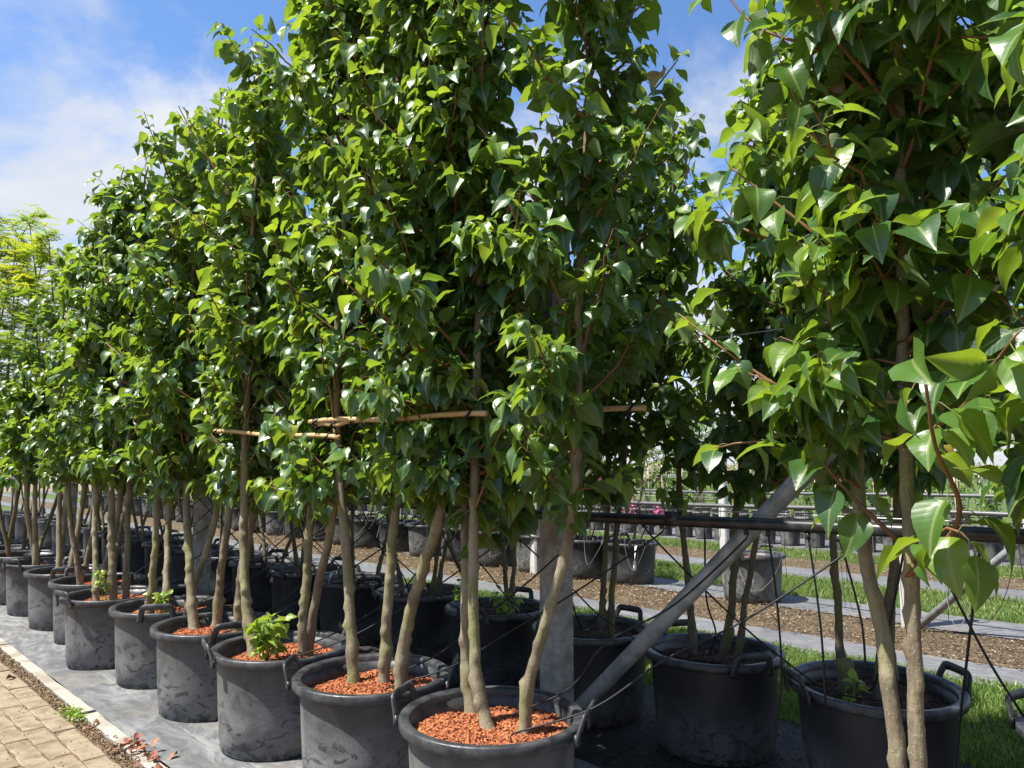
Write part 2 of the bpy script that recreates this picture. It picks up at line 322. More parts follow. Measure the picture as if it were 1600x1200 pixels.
t = NT('wire'); M_WIRE = t.done((0.35, 0.36, 0.36), 0.4, 0.5, None, 0.6)
t = NT('bamboo'); v = t.obj(); M_BAMBOO = t.done(t.mix(t.noise(v, 22, 4), (0.42, 0.25, 0.11), (0.60, 0.42, 0.22)), 0.5, 0.4)
t = NT('stake_wood'); v = t.obj(); M_STAKE = t.done(t.mix(t.noise(v, 22, 4), (0.40, 0.30, 0.18), (0.58, 0.48, 0.32)), 0.7, 0.3)
t = NT('white_tag'); M_TAG = t.done((0.78, 0.78, 0.76), 0.5, 0.4)
t = NT('dry_leaf'); oi = t.n('ShaderNodeObjectInfo'); M_DRY = t.done(t.mix(t.ramp(t.noise(t.obj(), 30, 3), 0.3, 0.7, 0, 0.5), t.cramp(oi.outputs['Random'], [(0, (0.17, 0.04, 0.028)), (0.4, (0.27, 0.09, 0.045)), (0.75, (0.36, 0.19, 0.09)), (1, (0.16, 0.10, 0.06))]), (0.2, 0.1, 0.06)), 0.6, 0.4)
t = NT('small_tub_plastic'); v = t.obj(); M_TUB = t.done(t.mix(t.ramp(t.noise(v, 9, 4), 0.35, 0.65), (0.045, 0.046, 0.048), (0.15, 0.145, 0.135)), 0.6, 0.4)

# ------------------------------------------------------------------ ground and strips
Y0, Y1 = -8.0, 45.0
def sheet(name, x0, x1, z, mat, wave=0.0, nx=None, ny=None, y0=Y0, y1=Y1, edge=0.0, seed=0):
    r = np.random.default_rng(seed + 11)
    nx = nx or 2; ny = ny or 2
    xs = np.linspace(x0, x1, nx); ys = np.linspace(y0, y1, ny)
    X, Y = np.meshgrid(xs, ys); Z = np.full_like(X, z)
    if wave:
        for k in range(14):
            fx, fy, ph = r.uniform(2, 9), r.uniform(1, 7), r.uniform(0, 6.28)
            Z += wave / 5 * np.sin(fx * X + fy * Y * r.choice([-1, 1]) + ph)
    if edge:
        e = edge * (np.sin(Y * 5.1 + seed) * 0.5 + np.sin(Y * 13.7 + seed * 2) * 0.3 + np.sin(Y * 31 + seed) * 0.2)
        X[:, 0] += e[:, 0]; X[:, -1] += edge * np.sin(Y[:, -1] * 4.3 + seed * 3) * 0.6 + edge * 0.4 * np.sin(Y[:, -1] * 17.0)
    V = np.stack([X.ravel(), Y.ravel(), Z.ravel()], 1); F = []
    for j in range(ny - 1):
        for i in range(nx - 1):
            a = j * nx + i; F.append((a, a + 1, a + nx + 1)); F.append((a, a + nx + 1, a + nx))
    o = link(name, np_mesh(name, V, np.array(F), mat)); o['kind'] = 'structure'; return o
g = sheet('ground', -400, 900, -0.05, M_DIRT, y0=-400, y1=900)
g['label'] = 'bare ground stretching away under the whole nursery'; g['category'] = 'ground'
STRIPS = [  # name, x0, x1, z, material, edge wobble, label
    ('paving_bed', -9.0, 1.262, 0.0065, M_GRIT, 0, 'sandy bed beneath the block paving'),
    ('gravel_gap', 1.262, 1.335, 0.0, M_GRIT, 0.0, 'gritty gap of leaf crumbs between pavers and pale kerb'),
    ('weed_mat', 1.415, 2.85, 0.012, M_MAT, 0.0, 'dusty grey weed mat under the kerbside pots'),
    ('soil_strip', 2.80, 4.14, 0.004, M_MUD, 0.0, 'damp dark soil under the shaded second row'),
    ('lawn', 4.10, 5.72, -0.006, M_LAWN, 0.05, 'shaded lawn strip beside the second pot row'),
    ('weed_mat', 5.68, 6.24, 0.006, M_MAT2, 0.03, 'smooth grey mat strip between shaded lawn and brown chip bed'),
    ('bark_bed', 6.20, 7.34, -0.002, M_BED, 0.03, 'brown chip bed behind the shaded lawn'),
    ('weed_mat', 7.28, 8.02, 0.006, M_MAT2, 0.03, 'grey mat strip carrying the tagged pots'),
    ('lawn', 7.98, 9.36, -0.004, M_LAWN, 0.04, 'sunny lawn strip behind the tagged pots'),
    ('weed_mat', 9.30, 10.12, 0.006, M_MAT2, 0.03, 'grey mat strip behind the sunny lawn'),
    ('soil_strip', 10.08, 11.2, 0.0, M_BED, 0.03, 'thin dark soil strip around the white posts'),
    ('lawn', 11.15, 12.3, 0.003, M_LAWN, 0.04, 'lawn strip in front of the small tubs'),
    ('weed_mat', 12.25, 18.6, 0.008, M_MAT2, 0.03, 'wide grey mat under the rows of small tubs'),
    ('lawn', 18.5, 140.0, 0.002, M_LAWN, 0.0, 'far green field beyond the small tubs')]
for i, (n, a, b, z, m, e, lab) in enumerate(STRIPS):
    big = n == 'weed_mat' and i == 2
    o = sheet(n, a, b, z, m, wave=0.006 if big else 0.004 if i in (3,) else 0.0, nx=26 if big else 12, ny=420 if big else 220, y0=Y0 if i < 8 else -8, y1=30 if big else Y1, edge=e, seed=i)
    o['label'] = lab; o['category'] = n.replace('_', ' ')

# pavers: separate blocks laid in courses beside the kerb
pav_parent = [o for o in bpy.data.objects if o.name == 'paving_bed'][0]
def paver_mesh(seed):
    r = np.random.default_rng(seed); w, l, h, c = 0.105, 0.257, 0.05, 0.005
    n = 7; ys = np.linspace(-l / 2, l / 2, n); zig = 0.004 * np.sin(np.linspace(0, 2 * math.pi, n)) + r.normal(0, 0.0012, n)
    right = np.stack([w / 2 + zig, ys], 1); left = np.stack([-w / 2 + zig, ys], 1)[::-1]
    ring = np.vstack([right, left]); k = len(ring); cen = ring.mean(0)
    ins = cen + (ring - cen) * np.array([1 - 2 * c / w, 1 - 2 * c / l])
    V = np.vstack([np.c_[ring, np.full(k, -h)], np.c_[ring, np.full(k, -c * 0.8)], np.c_[ins, r.normal(0, 0.0006, k)]])
    F = []
    for L in range(2):
        for j in range(k): F.append((L * k + j, L * k + (j + 1) % k, (L + 1) * k + (j + 1) % k, (L + 1) * k + j))
    F.append(tuple(2 * k + j for j in range(k)))
    return MB().add(V, F).mesh('paver', M_PAVER, smooth=False)
PV = [paver_mesh(s) for s in range(5)]
for c in range(9):
    xc = 1.262 - 0.055 - c * 0.111; n0, n1 = (15, 30) if c < 4 else (17, 30)
    for j in range(n0, n1):
        yc = (j + (0.5 if c % 2 else 0.0)) * 0.264
        xx, yy, dd = project(np.array([[xc, yc, 0.0]]))
        if xx[0] < -60 or yy[0] > 1240: continue
        o = link('paver', PV[int(rng.integers(5))], pav_parent, (xc + rng.normal(0, .0012), yc + rng.normal(0, .003), 0.012 + rng.normal(0, .0022)))
        o.rotation_euler = (rng.normal(0, .008), rng.normal(0, .01), rng.normal(0, .006) + (math.pi if rng.random() < .5 else 0))
# kerb: pale concrete edging lengths, with joints
for k, (ya, yb) in enumerate([(-8, 1.2), (1.215, 4.13), (4.16, 4.78), (4.84, 7.02), (7.045, 10.0), (10.02, 13.0), (13.02, 20.0), (20.02, 30)]):
    n = max(4, int((yb - ya) / 0.12)); ys = np.linspace(ya, yb, n); r = np.random.default_rng(k)
    xin = 1.412 + 0.004 * np.sin(ys * 3) + r.normal(0, .0018, n); xout = 1.338 + r.normal(0, .0025, n); zt = 0.022 + r.normal(0, .001, n)
    V = np.vstack([np.c_[xout, ys, np.full(n, -0.05)], np.c_[xout, ys, zt - .006], np.c_[xout + .007, ys, zt], np.c_[xin - .007, ys, zt], np.c_[xin, ys, zt - .006], np.c_[xin, ys, np.full(n, -0.05)]])
    F = [(L * n + j, L * n + j + 1, (L + 1) * n + j + 1, (L + 1) * n + j) for L in range(5) for j in range(n - 1)]
    F = [q[::-1] for q in F] + [tuple(L * n for L in range(6)), tuple(L * n + n - 1 for L in range(5, -1, -1))]
    o = link('kerb', MB().add(V, F).mesh('kerb', M_KERB, False)); o['kind'] = 'structure'
    o['label'] = 'pale concrete edging length between pavers and weed mat'; o['category'] = 'kerb'; o['group'] = 'edging lengths along the paving'

# ------------------------------------------------------------------ grass blades
def blades(name, x0, x1, y0, y1, n, h, label, dry=0.2, seed=1):
    r = np.random.default_rng(seed); x = r.uniform(x0, x1, n); y = r.uniform(y0, y1, n)
    cl = np.sin(x * 9 + np.sin(y * 6)) * np.sin(y * 7 + np.sin(x * 5)); hh = h * r.uniform(.5, 1.25, n) * (1 + .35 * cl)
    a = r.uniform(0, 6.283, n); w = 0.0028 + 0.0022 * r.random(n); le = r.uniform(.2, 1.0, n) * hh; la = r.uniform(0, 6.283, n)
    dx, dy = np.cos(a) * w, np.sin(a) * w; lx, ly = np.cos(la) * le, np.sin(la) * le; z0 = np.full(n, -0.008)
    p0 = np.c_[x - dx, y - dy, z0]; p1 = np.c_[x + dx, y + dy, z0]; p2 = np.c_[x - dx * .8 + lx * .35, y - dy * .8 + ly * .35, hh * .6]; p3 = np.c_[x + dx * .8 + lx * .35, y + dy * .8 + ly * .35, hh * .6]; p4 = np.c_[x + lx, y + ly, hh]
    V = np.stack([p0, p1, p2, p3, p4], 1).reshape(-1, 3); b = (np.arange(n) * 5)[:, None]
    F = (b[:, :, None] + np.array([[0, 1, 3], [0, 3, 2], [2, 3, 4]])[None]).reshape(-1, 3)
    ti = np.repeat(np.clip(r.normal(.4, .2, n) + (r.random(n) < dry) * .5, 0, 1), 5)
    tag(link(name, np_mesh(name, V, F, M_BLADE, tint=ti)), label, 'grass', kind='stuff')
blades('grass', 4.10, 5.75, -0.6, 7.5, 60000, 0.042, 'short green grass growing on the shaded lawn strip', 0.06, 1)
blades('grass', 7.98, 9.38, 0.3, 13, 42000, 0.045, 'sunlit yellowish grass growing behind the tagged pots', 0.28, 2)
blades('grass', 11.15, 12.32, 1.0, 16, 22000, 0.05, 'pale dry grass growing in front of the small tubs', 0.35, 3)

# ------------------------------------------------------------------ pots
HP, RP = 0.48, 0.35
def pot_meshes():
    n = 56
    body = MB().lathe([(0.0, 0.012), (0.265, 0.012), (0.278, 0.0), (0.284, 0.005), (0.287, 0.045), (0.291, 0.050), (0.299, 0.16), (0.308, 0.30), (0.315, 0.42), (0.317, 0.4535)], n).lathe([(0.317, 0.4535), (0.309, 0.4535), (0.304, 0.40), (0.296, 0.30)], n, 1)
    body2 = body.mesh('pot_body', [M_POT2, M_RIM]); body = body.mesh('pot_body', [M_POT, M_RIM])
    rim = MB().lathe([(0.3085, 0.452), (0.3105, 0.470), (0.315, 0.4765), (0.336, 0.480), (0.347, 0.479), (0.3515, 0.474), (0.352, 0.452), (0.349, 0.442), (0.343, 0.440), (0.341, 0.448), (0.318, 0.452)], n).mesh('pot_rim', M_RIM)
    h = MB()
    path = smooth_path([(0.350, -0.100, 0.430), (0.356, -0.094, 0.470), (0.372, -0.082, 0.515), (0.376, -0.074, 0.523), (0.379, -0.06, 0.527), (0.381, 0, 0.528), (0.379, 0.06, 0.527), (0.376, 0.074, 0.523), (0.372, 0.082, 0.515), (0.356, 0.094, 0.470), (0.350, 0.100, 0.430)], 0.012)
    h.tube(path, 0.019, 8, flat=0.42)
    for s in (-1, 1): h.box((0.351, 0.097 * s, 0.448), (0.012, 0.030, 0.040), rz=0.27 * s)
    return body, body2, rim, h.mesh('pot_handle', M_RIM)
ME_BODY, ME_BODY2, ME_RIM, ME_HANDLE = pot_meshes()
def soil_mesh(seed, mat, chips, z=0.405):
    r = np.random.default_rng(seed); nr, na = 12, 40; V = [(0, 0, z + 0.015)]; R0 = 0.301
    ph = r.uniform(0, 6, 8)
    def hz(x, y): return z + 0.012 * math.sin(9 * x + ph[0]) * math.sin(11 * y + ph[1]) + 0.008 * math.sin(25 * x + ph[2]) * math.sin(21 * y + ph[3]) + 0.012 * (1 - (x * x + y * y) / R0 ** 2)
    for i in range(1, nr + 1):
        for j in range(na):
            a = 2 * math.pi * j / na; q = R0 * i / nr; x, y = q * math.cos(a), q * math.sin(a); V.append((x, y, hz(x, y) + r.normal(0, .0025)))
    F = [(0, 1 + j, 1 + (j + 1) % na) for j in range(na)]
    for i in range(nr - 1):
        for j in range(na):
            a, b = 1 + i * na + j, 1 + i * na + (j + 1) % na; F.append((a, a + na, b + na, b))
    mb = MB().add(V, F)
    for k in range(chips):
        q, a = R0 * math.sqrt(r.random()) * .97, r.uniform(0, 6.28); x, y = q * math.cos(a), q * math.sin(a)
        l, w, hh = r.uniform(.009, .026), r.uniform(.003, .008), r.uniform(.0025, .006)
        p = np.array([(-l / 2, -w / 2, 0), (l / 2, -w * .3, 0), (l / 2, w * .3, 0), (-l / 2, w / 2, 0), (-l * .3, 0, hh), (l * .35, 0, hh * .8)])
        R = np.array(Matrix.Rotation(r.uniform(0, 6.28), 3, 'Z') @ Matrix.Rotation(r.normal(0, .45), 3, 'Y') @ Matrix.Rotation(r.normal(0, .4), 3, 'X'))
        mb.add(p @ R.T + np.array([x, y, hz(x, y) + .001]), [(0, 1, 5, 4), (1, 2, 5), (2, 3, 4, 5), (3, 0, 4)])
    return mb.mesh('mulch', mat, smooth=False)
ME_MULCH = [soil_mesh(i, M_MULCH, 1300) for i in range(3)]
ME_SOIL = [soil_mesh(10 + i, M_SOIL, 350) for i in range(2)]
def make_pot(X, Y, rot, label, group, mulch=True, z=0.008, tilt=0.0):
    p = empty('nursery_pot', (X, Y, z), rot); p.rotation_euler = (tilt, 0, rot)
    tag(p, label, 'plant pot', group)
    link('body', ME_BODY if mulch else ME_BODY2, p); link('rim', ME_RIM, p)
    for s in (0, math.pi):
        h = link('handle', ME_HANDLE, p); h.rotation_euler = (0, 0, s)
    m = link('mulch', (ME_MULCH if mulch else ME_SOIL)[int(rng.integers(3 if mulch else 2))], p); m['kind'] = 'stuff'; m.rotation_euler = (0, 0, rng.uniform(0, 6.28))
    return p

# ------------------------------------------------------------------ leaves
def leaf_mesh_data(seed, hi=True, wid=0.68):
    r = np.random.default_rng(seed)
    if hi == 2: ts = np.array([0, .05, .13, .24, .37, .51, .65, .79, .91, 1.0]); us = np.array([-1, -.5, 0, .5, 1])
    elif hi: ts = np.array([0, .035, .09, .17, .27, .38, .50, .62, .74, .85, .94, 1.0]); us = np.array([-1, 0, 1.0])
    elif hi is None: ts = np.array([0, .10, .30, .58, .82, 1.0]); us = np.array([-1, 0, 1.0])
    else: ts = np.array([0, .22, .62, 1.0]); us = np.array([-1, 0, 1.0])
    prof = np.interp(ts, [0, .02, .05, .1, .17, .25, .34, .43, .53, .63, .73, .82, .9, .96, 1], [0, .17, .34, .55, .77, .92, 1, .99, .92, .79, .60, .39, .20, .08, 0])
    fold, curl, ph, wa = r.uniform(.12, .60), r.uniform(.22, .62), r.uniform(0, 6.28, 2), r.uniform(.08, .24)
    side = r.normal(0, .08); V, UV, rows = [], [], []
    y0, zb = .30, .13
    for i, t_ in enumerate(ts):
        w = prof[i] * wid / 2 * (1 + r.normal(0, .04)); uu = [0] if w == 0 else us; row = []
        for u in uu:
            x = u * w
            z = zb + .10 * t_ - curl * t_ ** 2 + abs(x) * fold + wa * abs(u) * w * math.sin(9.5 * t_ + ph[0 if u < 0 else 1])
            y = y0 + t_ * (1 - .12 * curl * t_)
            row.append(len(V)); V.append((x + side * t_ * t_, y, z)); UV.append((.5 + .5 * u * prof[i], t_))
        rows.append(row)
    F = []
    for a, b in zip(rows[:-1], rows[1:]):
        if len(a) == 1: F += [(a[0], b[j + 1], b[j]) for j in range(len(b) - 1)]
        elif len(b) == 1: F += [(a[j], a[j + 1], b[0]) for j in range(len(a) - 1)]
        else:
            for j in range(len(a) - 1): F += [(a[j], a[j + 1], b[j + 1]), (a[j], b[j + 1], b[j])]
    # wind consistently upwards
    V = np.array(V)
    F = [f if np.cross(V[f[1]] - V[f[0]], V[f[2]] - V[f[0]])[2] > 0 else f[::-1] for f in F]
    V = V.tolist()
    if hi:
        pc = [(0, 0, 0), (0, .13, .12), (0, y0 + .02, zb - .004)]; base = len(V)
        for k, (x, y, z) in enumerate(pc):
            for j in range(3):
                an = 2.094 * j; V.append((x + .011 * math.cos(an), y, z + .011 * math.sin(an))); UV.append((.5, -.2))
        for k in range(2):
            for j in range(3):
                a, b = base + k * 3 + j, base + k * 3 + (j + 1) % 3; F += [(a, b, b + 3), (a, b + 3, a + 3)]
    return np.array(V), np.array(F), np.array(UV)
LEAF_HI = [leaf_mesh_data(s, wid=.60 + .025 * s) for s in range(8)]
LEAF_XL = [leaf_mesh_data(s, 2, wid=.60 + .025 * s) for s in range(8)]
LEAF_MID = [leaf_mesh_data(60 + s, None) for s in range(4)]
LEAF_LO = [leaf_mesh_data(100 + s, False) for s in range(4)]
ME_LEAF = {}
for s, (V, F, UV) in enumerate(LEAF_HI):
    for k, tv in enumerate((.18, .34, .48, .62, .76, .90)):
        ME_LEAF[(s, k)] = np_mesh('leaf', V, F, M_LEAF, uv=UV, tint=np.full(len(V), tv))
ME_LEAF_XL = {}
for s, (V, F, UV) in enumerate(LEAF_XL):
    for k, tv in enumerate((.18, .34, .48, .62, .76, .90)):
        ME_LEAF_XL[(s, k)] = np_mesh('leaf', V, F, M_LEAF, uv=UV, tint=np.full(len(V), tv))
ME_LEAF_LO = {}
for s, (V, F, UV) in enumerate(LEAF_LO):
    for k, tv in enumerate((.18, .34, .48, .62, .76, .90)):
        ME_LEAF_LO[(s, k)] = np_mesh('leaf', V, F, M_LEAF_FAR, uv=UV, tint=np.full(len(V), tv))
TV = np.array((.18, .34, .48, .62, .76, .90))
def norm(a): return a / (np.linalg.norm(a, axis=-1, keepdims=True) + 1e-9)
def leaf_frames(out, r, droop=(.15, 1.0)):
    n = len(out); up = np.array([0, 0, 1.0])
    h = out.copy(); h[:, 2] *= .35; h = norm(h + r.normal(0, .45, (n, 3)))
    d = norm(h * .9 - up * r.uniform(*droop, n)[:, None])
    sn = np.array([to_sun.x, to_sun.y, to_sun.z])
    nn = up * .55 + sn * .25 + h * .45 + r.normal(0, .38, (n, 3)); nn = norm(nn - d * (nn * d).sum(1)[:, None])
    x = np.cross(d, nn)
    return np.stack([x, d, nn], 2)                       # columns = local axes
def merge_leaves(name, P, R, S, var, tint, data, mat):
    Vs, Fs, Us, Ts, off = [], [], [], [], 0
    for k, (V, F, UV) in enumerate(data):
        idx = np.nonzero(var == k)[0]
        if not len(idx): continue
        W_ = np.einsum('nij,vj->nvi', R[idx] * S[idx, None, None], V) + P[idx][:, None, :]
        Vs.append(W_.reshape(-1, 3)); Fs.append((F[None] + (np.arange(len(idx)) * len(V))[:, None, None] + off).reshape(-1, 3))
        Us.append(np.tile(UV, (len(idx), 1))); Ts.append(np.repeat(tint[idx], len(V))); off += len(idx) * len(V)
    return np_mesh(name, np.concatenate(Vs), np.concatenate(Fs), mat, uv=np.concatenate(Us), tint=np.concatenate(Ts))

# ------------------------------------------------------------------ trees
def toward(p, k=.10):
    d = np.array([0, 0, CAMH]) - p; return p + d / np.linalg.norm(d) * k
CANES = [(at(484, 659, 1.90), at(760, 647, 1.93)), (at(492, 665, 1.91), at(560, 658, 1.92)), (at(330, 674, 1.84), at(530, 684, 1.92)), (at(100, 671, 1.86), at(165, 680, 1.88)), (at(1290, 627, 1.90), at(1590, 634, 1.90)), (at(700, 649, 2.02), at(1010, 639, 2.4))]
CLEAR = [(toward(a, k), toward(b, k), .055) for (a, b) in CANES[:4] for k in (.05, .14)]
CLEAR += [(toward(at(x0, y0, X_), k), toward(at(x1, y1, X_), k), .07) for (x0, y0, x1, y1, X_) in [(536, 800, 526, 590, 1.97), (381, 820, 386, 600, 1.90), (741, 860, 743, 740, 2.02)] for k in (.08, .18, .29)]
TREES = []       # leaf records, meshed after all are grown so that the leaves which show can be singled out
def grow(name, X, Y, zb, stems, top, label, group, seed, base_z=1.12, blen=0.46, rad=0.026, bark=M_BARK, hi=True, dens=1.0, size=(.080, .118), cat='tree', step=.07, leafmat=None, extra=None, yellow=0.0, lowbr=True):
    r = np.random.default_rng(seed); root = empty(name, (X, Y, zb)); tag(root, label, cat, group)
    o0 = np.array([X, Y, zb]); LP, LO, LS, LT = [], [], [], []
    for si, pts in enumerate(stems):
        pts = [np.array(p, float) for p in pts]; tp = top + r.uniform(-.35, .15)
        last = pts[-1]; d = (pts[-1] - pts[-2]); d = d / (abs(d[2]) + 1e-6)
        z = last[2]
        while z < tp - .2:
            d = d * .55 + np.array([r.normal(0, .05), r.normal(0, .05), 0]); z = min(z + .5, tp); last = np.array([last[0] + d[0] * .5, last[1] + d[1] * .5, z]); pts.append(last)
        path = smooth_path(pts, .016 if hi else .10); k = len(path)
        s = np.concatenate([[0], np.cumsum(np.linalg.norm(np.diff(path, axis=0), axis=1))]); tot = s[-1]
        R0 = rad * r.uniform(.88, 1.12)
        rr = R0 * (1 - .80 * (s / tot) ** 1.1) * (1 + .55 * np.exp(-s / .05) + .28 * np.exp(-((s - .17) / .045) ** 2)) * (1 + r.normal(0, .018, k))
        jit = np.convolve(r.normal(0, 1, (k + 8)), np.ones(7) / 7, 'same')[4:-4]; path[:, 0] += jit * .004; path[:, 1] += np.roll(jit, 7) * .004
        kn = [(sv, r.uniform(0, 6.28), r.uniform(.28, .75)) for sv in np.arange(.12, min(tot, 2.0), r.uniform(.06, .09))] if hi else []
        def knobs(n, s=s, kn=kn, k=k):
            th = np.linspace(0, 2 * math.pi, n, endpoint=False); K = np.ones((k, n))
            for sv, a, h in kn: K += h * np.exp(-((s - sv) / .017) ** 2)[:, None] * np.exp(-((1 - np.cos(th - a)) / .22))[None]
            return K
        mb = MB().tube(path - o0, rr, 11 if hi else 6, knobs=knobs)
        az = r.uniform(0, 6.28); zc = base_z * r.uniform(.95, 1.1)
        while zc < tp - .34:
            i = int(np.searchsorted(path[:, 2], zc)); i = min(max(i, 1), k - 1); p0 = path[i]
            h = (zc - base_z) / (tp - base_z)
            L_ = blen * (1.0 - .62 * max(0, h - .35) / .65) * r.uniform(.40, 1.12) * (1.28 if r.random() < .12 else 1) * (.75 if h < .08 else 1)
            az += 2.4 + r.normal(0, .5); el = r.uniform(.25, .95) + .25 * h
            dd = np.array([math.cos(az) * math.cos(el), math.sin(az) * math.cos(el), math.sin(el)])
            bend = np.array([r.normal(0, .12), r.normal(0, .12), r.uniform(-.15, .35)])
            m = 7; bp = np.array([p0 + dd * L_ * t_ + bend * L_ * t_ * t_ for t_ in np.linspace(0, 1, m)])
            bp[1:-1] += r.normal(0, .006, (m - 2, 3))
            br = (.0032 + .0085 * L_) * np.linspace(1, .32, m)
            mb.tube(bp - o0, br, 5 if hi else 3, m=1, cap=False)
            lines = [(bp, L_, .12)]
            if L_ > .20:
                for q in range(int(r.integers(1, 4))):
                    tq = r.uniform(.15, .75); pq = bp[0] + (bp[-1] - bp[0]) * tq + bend * L_ * (tq * tq - tq) ; a2 = az + r.choice([-1, 1]) * r.uniform(.5, 1.3)
                    l2 = r.uniform(.08, .2); d2 = np.array([math.cos(a2) * .75, math.sin(a2) * .75, r.uniform(.1, .8)]); tw = np.array([pq + d2 * l2 * t_ for t_ in (0, .5, 1)])
                    mb.tube(tw - o0, np.array([.0028, .0022, .0014]), 3, m=1, cap=False); lines.append((tw, l2, .25))
            for ln, ll, st in lines:
                nl = max(3, int(ll * dens / .0205)); tt = np.sort(r.uniform(st, 1, nl)); tt[-1] = 1
                seg = np.linspace(0, 1, len(ln)); PP = np.stack([np.interp(tt, seg, ln[:, c]) for c in range(3)], 1)
                ax = norm(ln[-1] - ln[0]); an = r.uniform(0, 6.28) + np.arange(nl) * 2.4 + r.normal(0, .3, nl)
                s1 = norm(np.cross(ax, [0.3, .2, 1])); s2 = np.cross(ax, s1)
                out = norm(np.cos(an)[:, None] * s1 + np.sin(an)[:, None] * s2 + ax * .55)
                LP.append(PP); LO.append(out); sz = r.uniform(size[0], size[1], nl) * (1 - .35 * (tt > .9)); LS.append(sz)
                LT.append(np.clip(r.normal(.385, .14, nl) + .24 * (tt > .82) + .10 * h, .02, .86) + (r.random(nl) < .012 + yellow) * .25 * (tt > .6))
            if r.random() < .75 and h > .01:                                     # spur tuft on the stem itself
                nl = int(r.integers(2, 6)); an = r.uniform(0, 6.28, nl); LP.append(np.repeat(p0[None], nl, 0) + r.normal(0, .008, (nl, 3))); LO.append(norm(np.stack([np.cos(an), np.sin(an), np.full(nl, .3)], 1)))
                LS.append(r.uniform(size[0], size[1], nl) * .9); LT.append(np.clip(r.normal(.33, .12, nl), .02, .8))
            zc += step * r.uniform(.7, 1.3) / max(.5, dens)
        nl = 20; tt = np.linspace(.87, 1, nl); j = np.clip((tt * (k - 1)).astype(int), 0, k - 1); an = np.arange(nl) * 2.4
        LP.append(path[j]); LO.append(norm(np.stack([np.cos(an), np.sin(an), np.full(nl, .5)], 1))); LS.append(r.uniform(.05, .09, nl)); LT.append(np.clip(r.normal(.62, .12, nl), 0, 1))
        link('trunk', mb.mesh('trunk', [bark, M_SHOOT]), root)
    if extra:
        for (pts, rr, nl, sz, ti) in extra:                                      # hand-placed boughs
            ln = smooth_path(pts, .04); mb = MB().tube(ln - o0, np.linspace(rr, rr * .35, len(ln)), 7); link('branch', mb.mesh('branch', M_SHOOT), root)
            tt = np.linspace(.25, 1, nl); seg = np.linspace(0, 1, len(ln)); PP = np.stack([np.interp(tt, seg, ln[:, c]) for c in range(3)], 1)
            an = np.arange(nl) * 2.4 + 1; LP.append(PP); LO.append(norm(np.stack([np.cos(an) - .45, np.sin(an) - .45, np.full(nl, .25)], 1))); LS.append(np.full(nl, sz) * r.uniform(.8, 1.1, nl)); LT.append(np.clip(r.normal(ti, .08, nl), 0, .86))
    P = np.concatenate(LP); O = np.concatenate(LO); n = len(P)
    R = leaf_frames(O, r); S = np.concatenate(LS); Tn = np.concatenate(LT)
    ok = np.ones(n, bool); cen = P + R[:, :, 1] * (S * .75)[:, None]                # pruned clear along the tied canes and the lower stems
    for (a_, b_, q_) in CLEAR:
        ab = b_ - a_; tt = np.clip(((cen - a_) @ ab) / (ab @ ab), 0, 1); ok &= np.linalg.norm(cen - (a_ + tt[:, None] * ab), axis=1) > q_
    P, R, S, Tn = P[ok], R[ok], S[ok], Tn[ok]; n = len(P)
    TREES.append(dict(root=root, o0=o0, P=P, R=R, S=S, T=Tn, var=r.integers(0, 8 if hi else 4, n), hi=hi, mat=leafmat or (M_LEAF if hi else M_LEAF_FAR)))
    return root
def stem_px(X, pts, base):      # stems read off at several heights, standing in the plane X
    return [np.array(base)] + [at(x, y, X) for x, y in pts]
ORD = ['first', 'second', 'third', 'fourth', 'fifth', 'sixth', 'seventh', 'eighth', 'ninth', 'tenth', 'eleventh', 'twelfth', 'thirteenth', 'fourteenth', 'fifteenth', 'sixteenth', 'seventeenth', 'eighteenth', 'nineteenth', 'twentieth', 'twenty-first', 'twenty-second', 'twenty-third', 'twenty-fourth', 'twenty-fifth', 'twenty-sixth']
R1X = 1.95
row1 = [(2.00, 2.12), (1.99, 2.90), (1.95, 3.67), (1.93, 4.45), (1.95, 5.26), (1.84, 5.98), (1.96, 6.82), (1.95, 7.60), (1.94, 8.41)]
BL1 = [.60, .60, .60, .60, .56, .46, .42, .36, .33]
rot1 = [math.radians(a) for a in (-62, -45, -15, -100, -120, 10, -80, -110, 30, -60)]
G1P = 'sunlit pots in the row along the kerb'; G1T = 'trees of the row along the kerb'
p1lab = ['black pot of orange mulch standing directly before the concrete post', 'second kerbside pot counting from the concrete post, three stems in orange mulch', 'third kerbside pot from the concrete post, with a bright leafy sucker in it',
  'fourth kerbside pot counting from the concrete post', 'fifth kerbside pot from the concrete post, small green shoots by its stems', 'sixth kerbside pot from the concrete post, set forward, with a thin upright shoot',
  'seventh kerbside pot counting from the concrete post', 'eighth kerbside pot counting from the concrete post', 'ninth kerbside pot counting from the concrete post', 'tenth kerbside pot counting from the concrete post']
for i, (x, y) in enumerate(row1): make_pot(x, y, rot1[i], p1lab[i], G1P, True, 0.012)
make_pot(1.95, 0.58, 0.4, 'black pot holding the two speckled pale stems near the steel brace', G1P, True, 0.012)
ZM = 0.415
def bpt(px, py, X): return at(px, py, X)
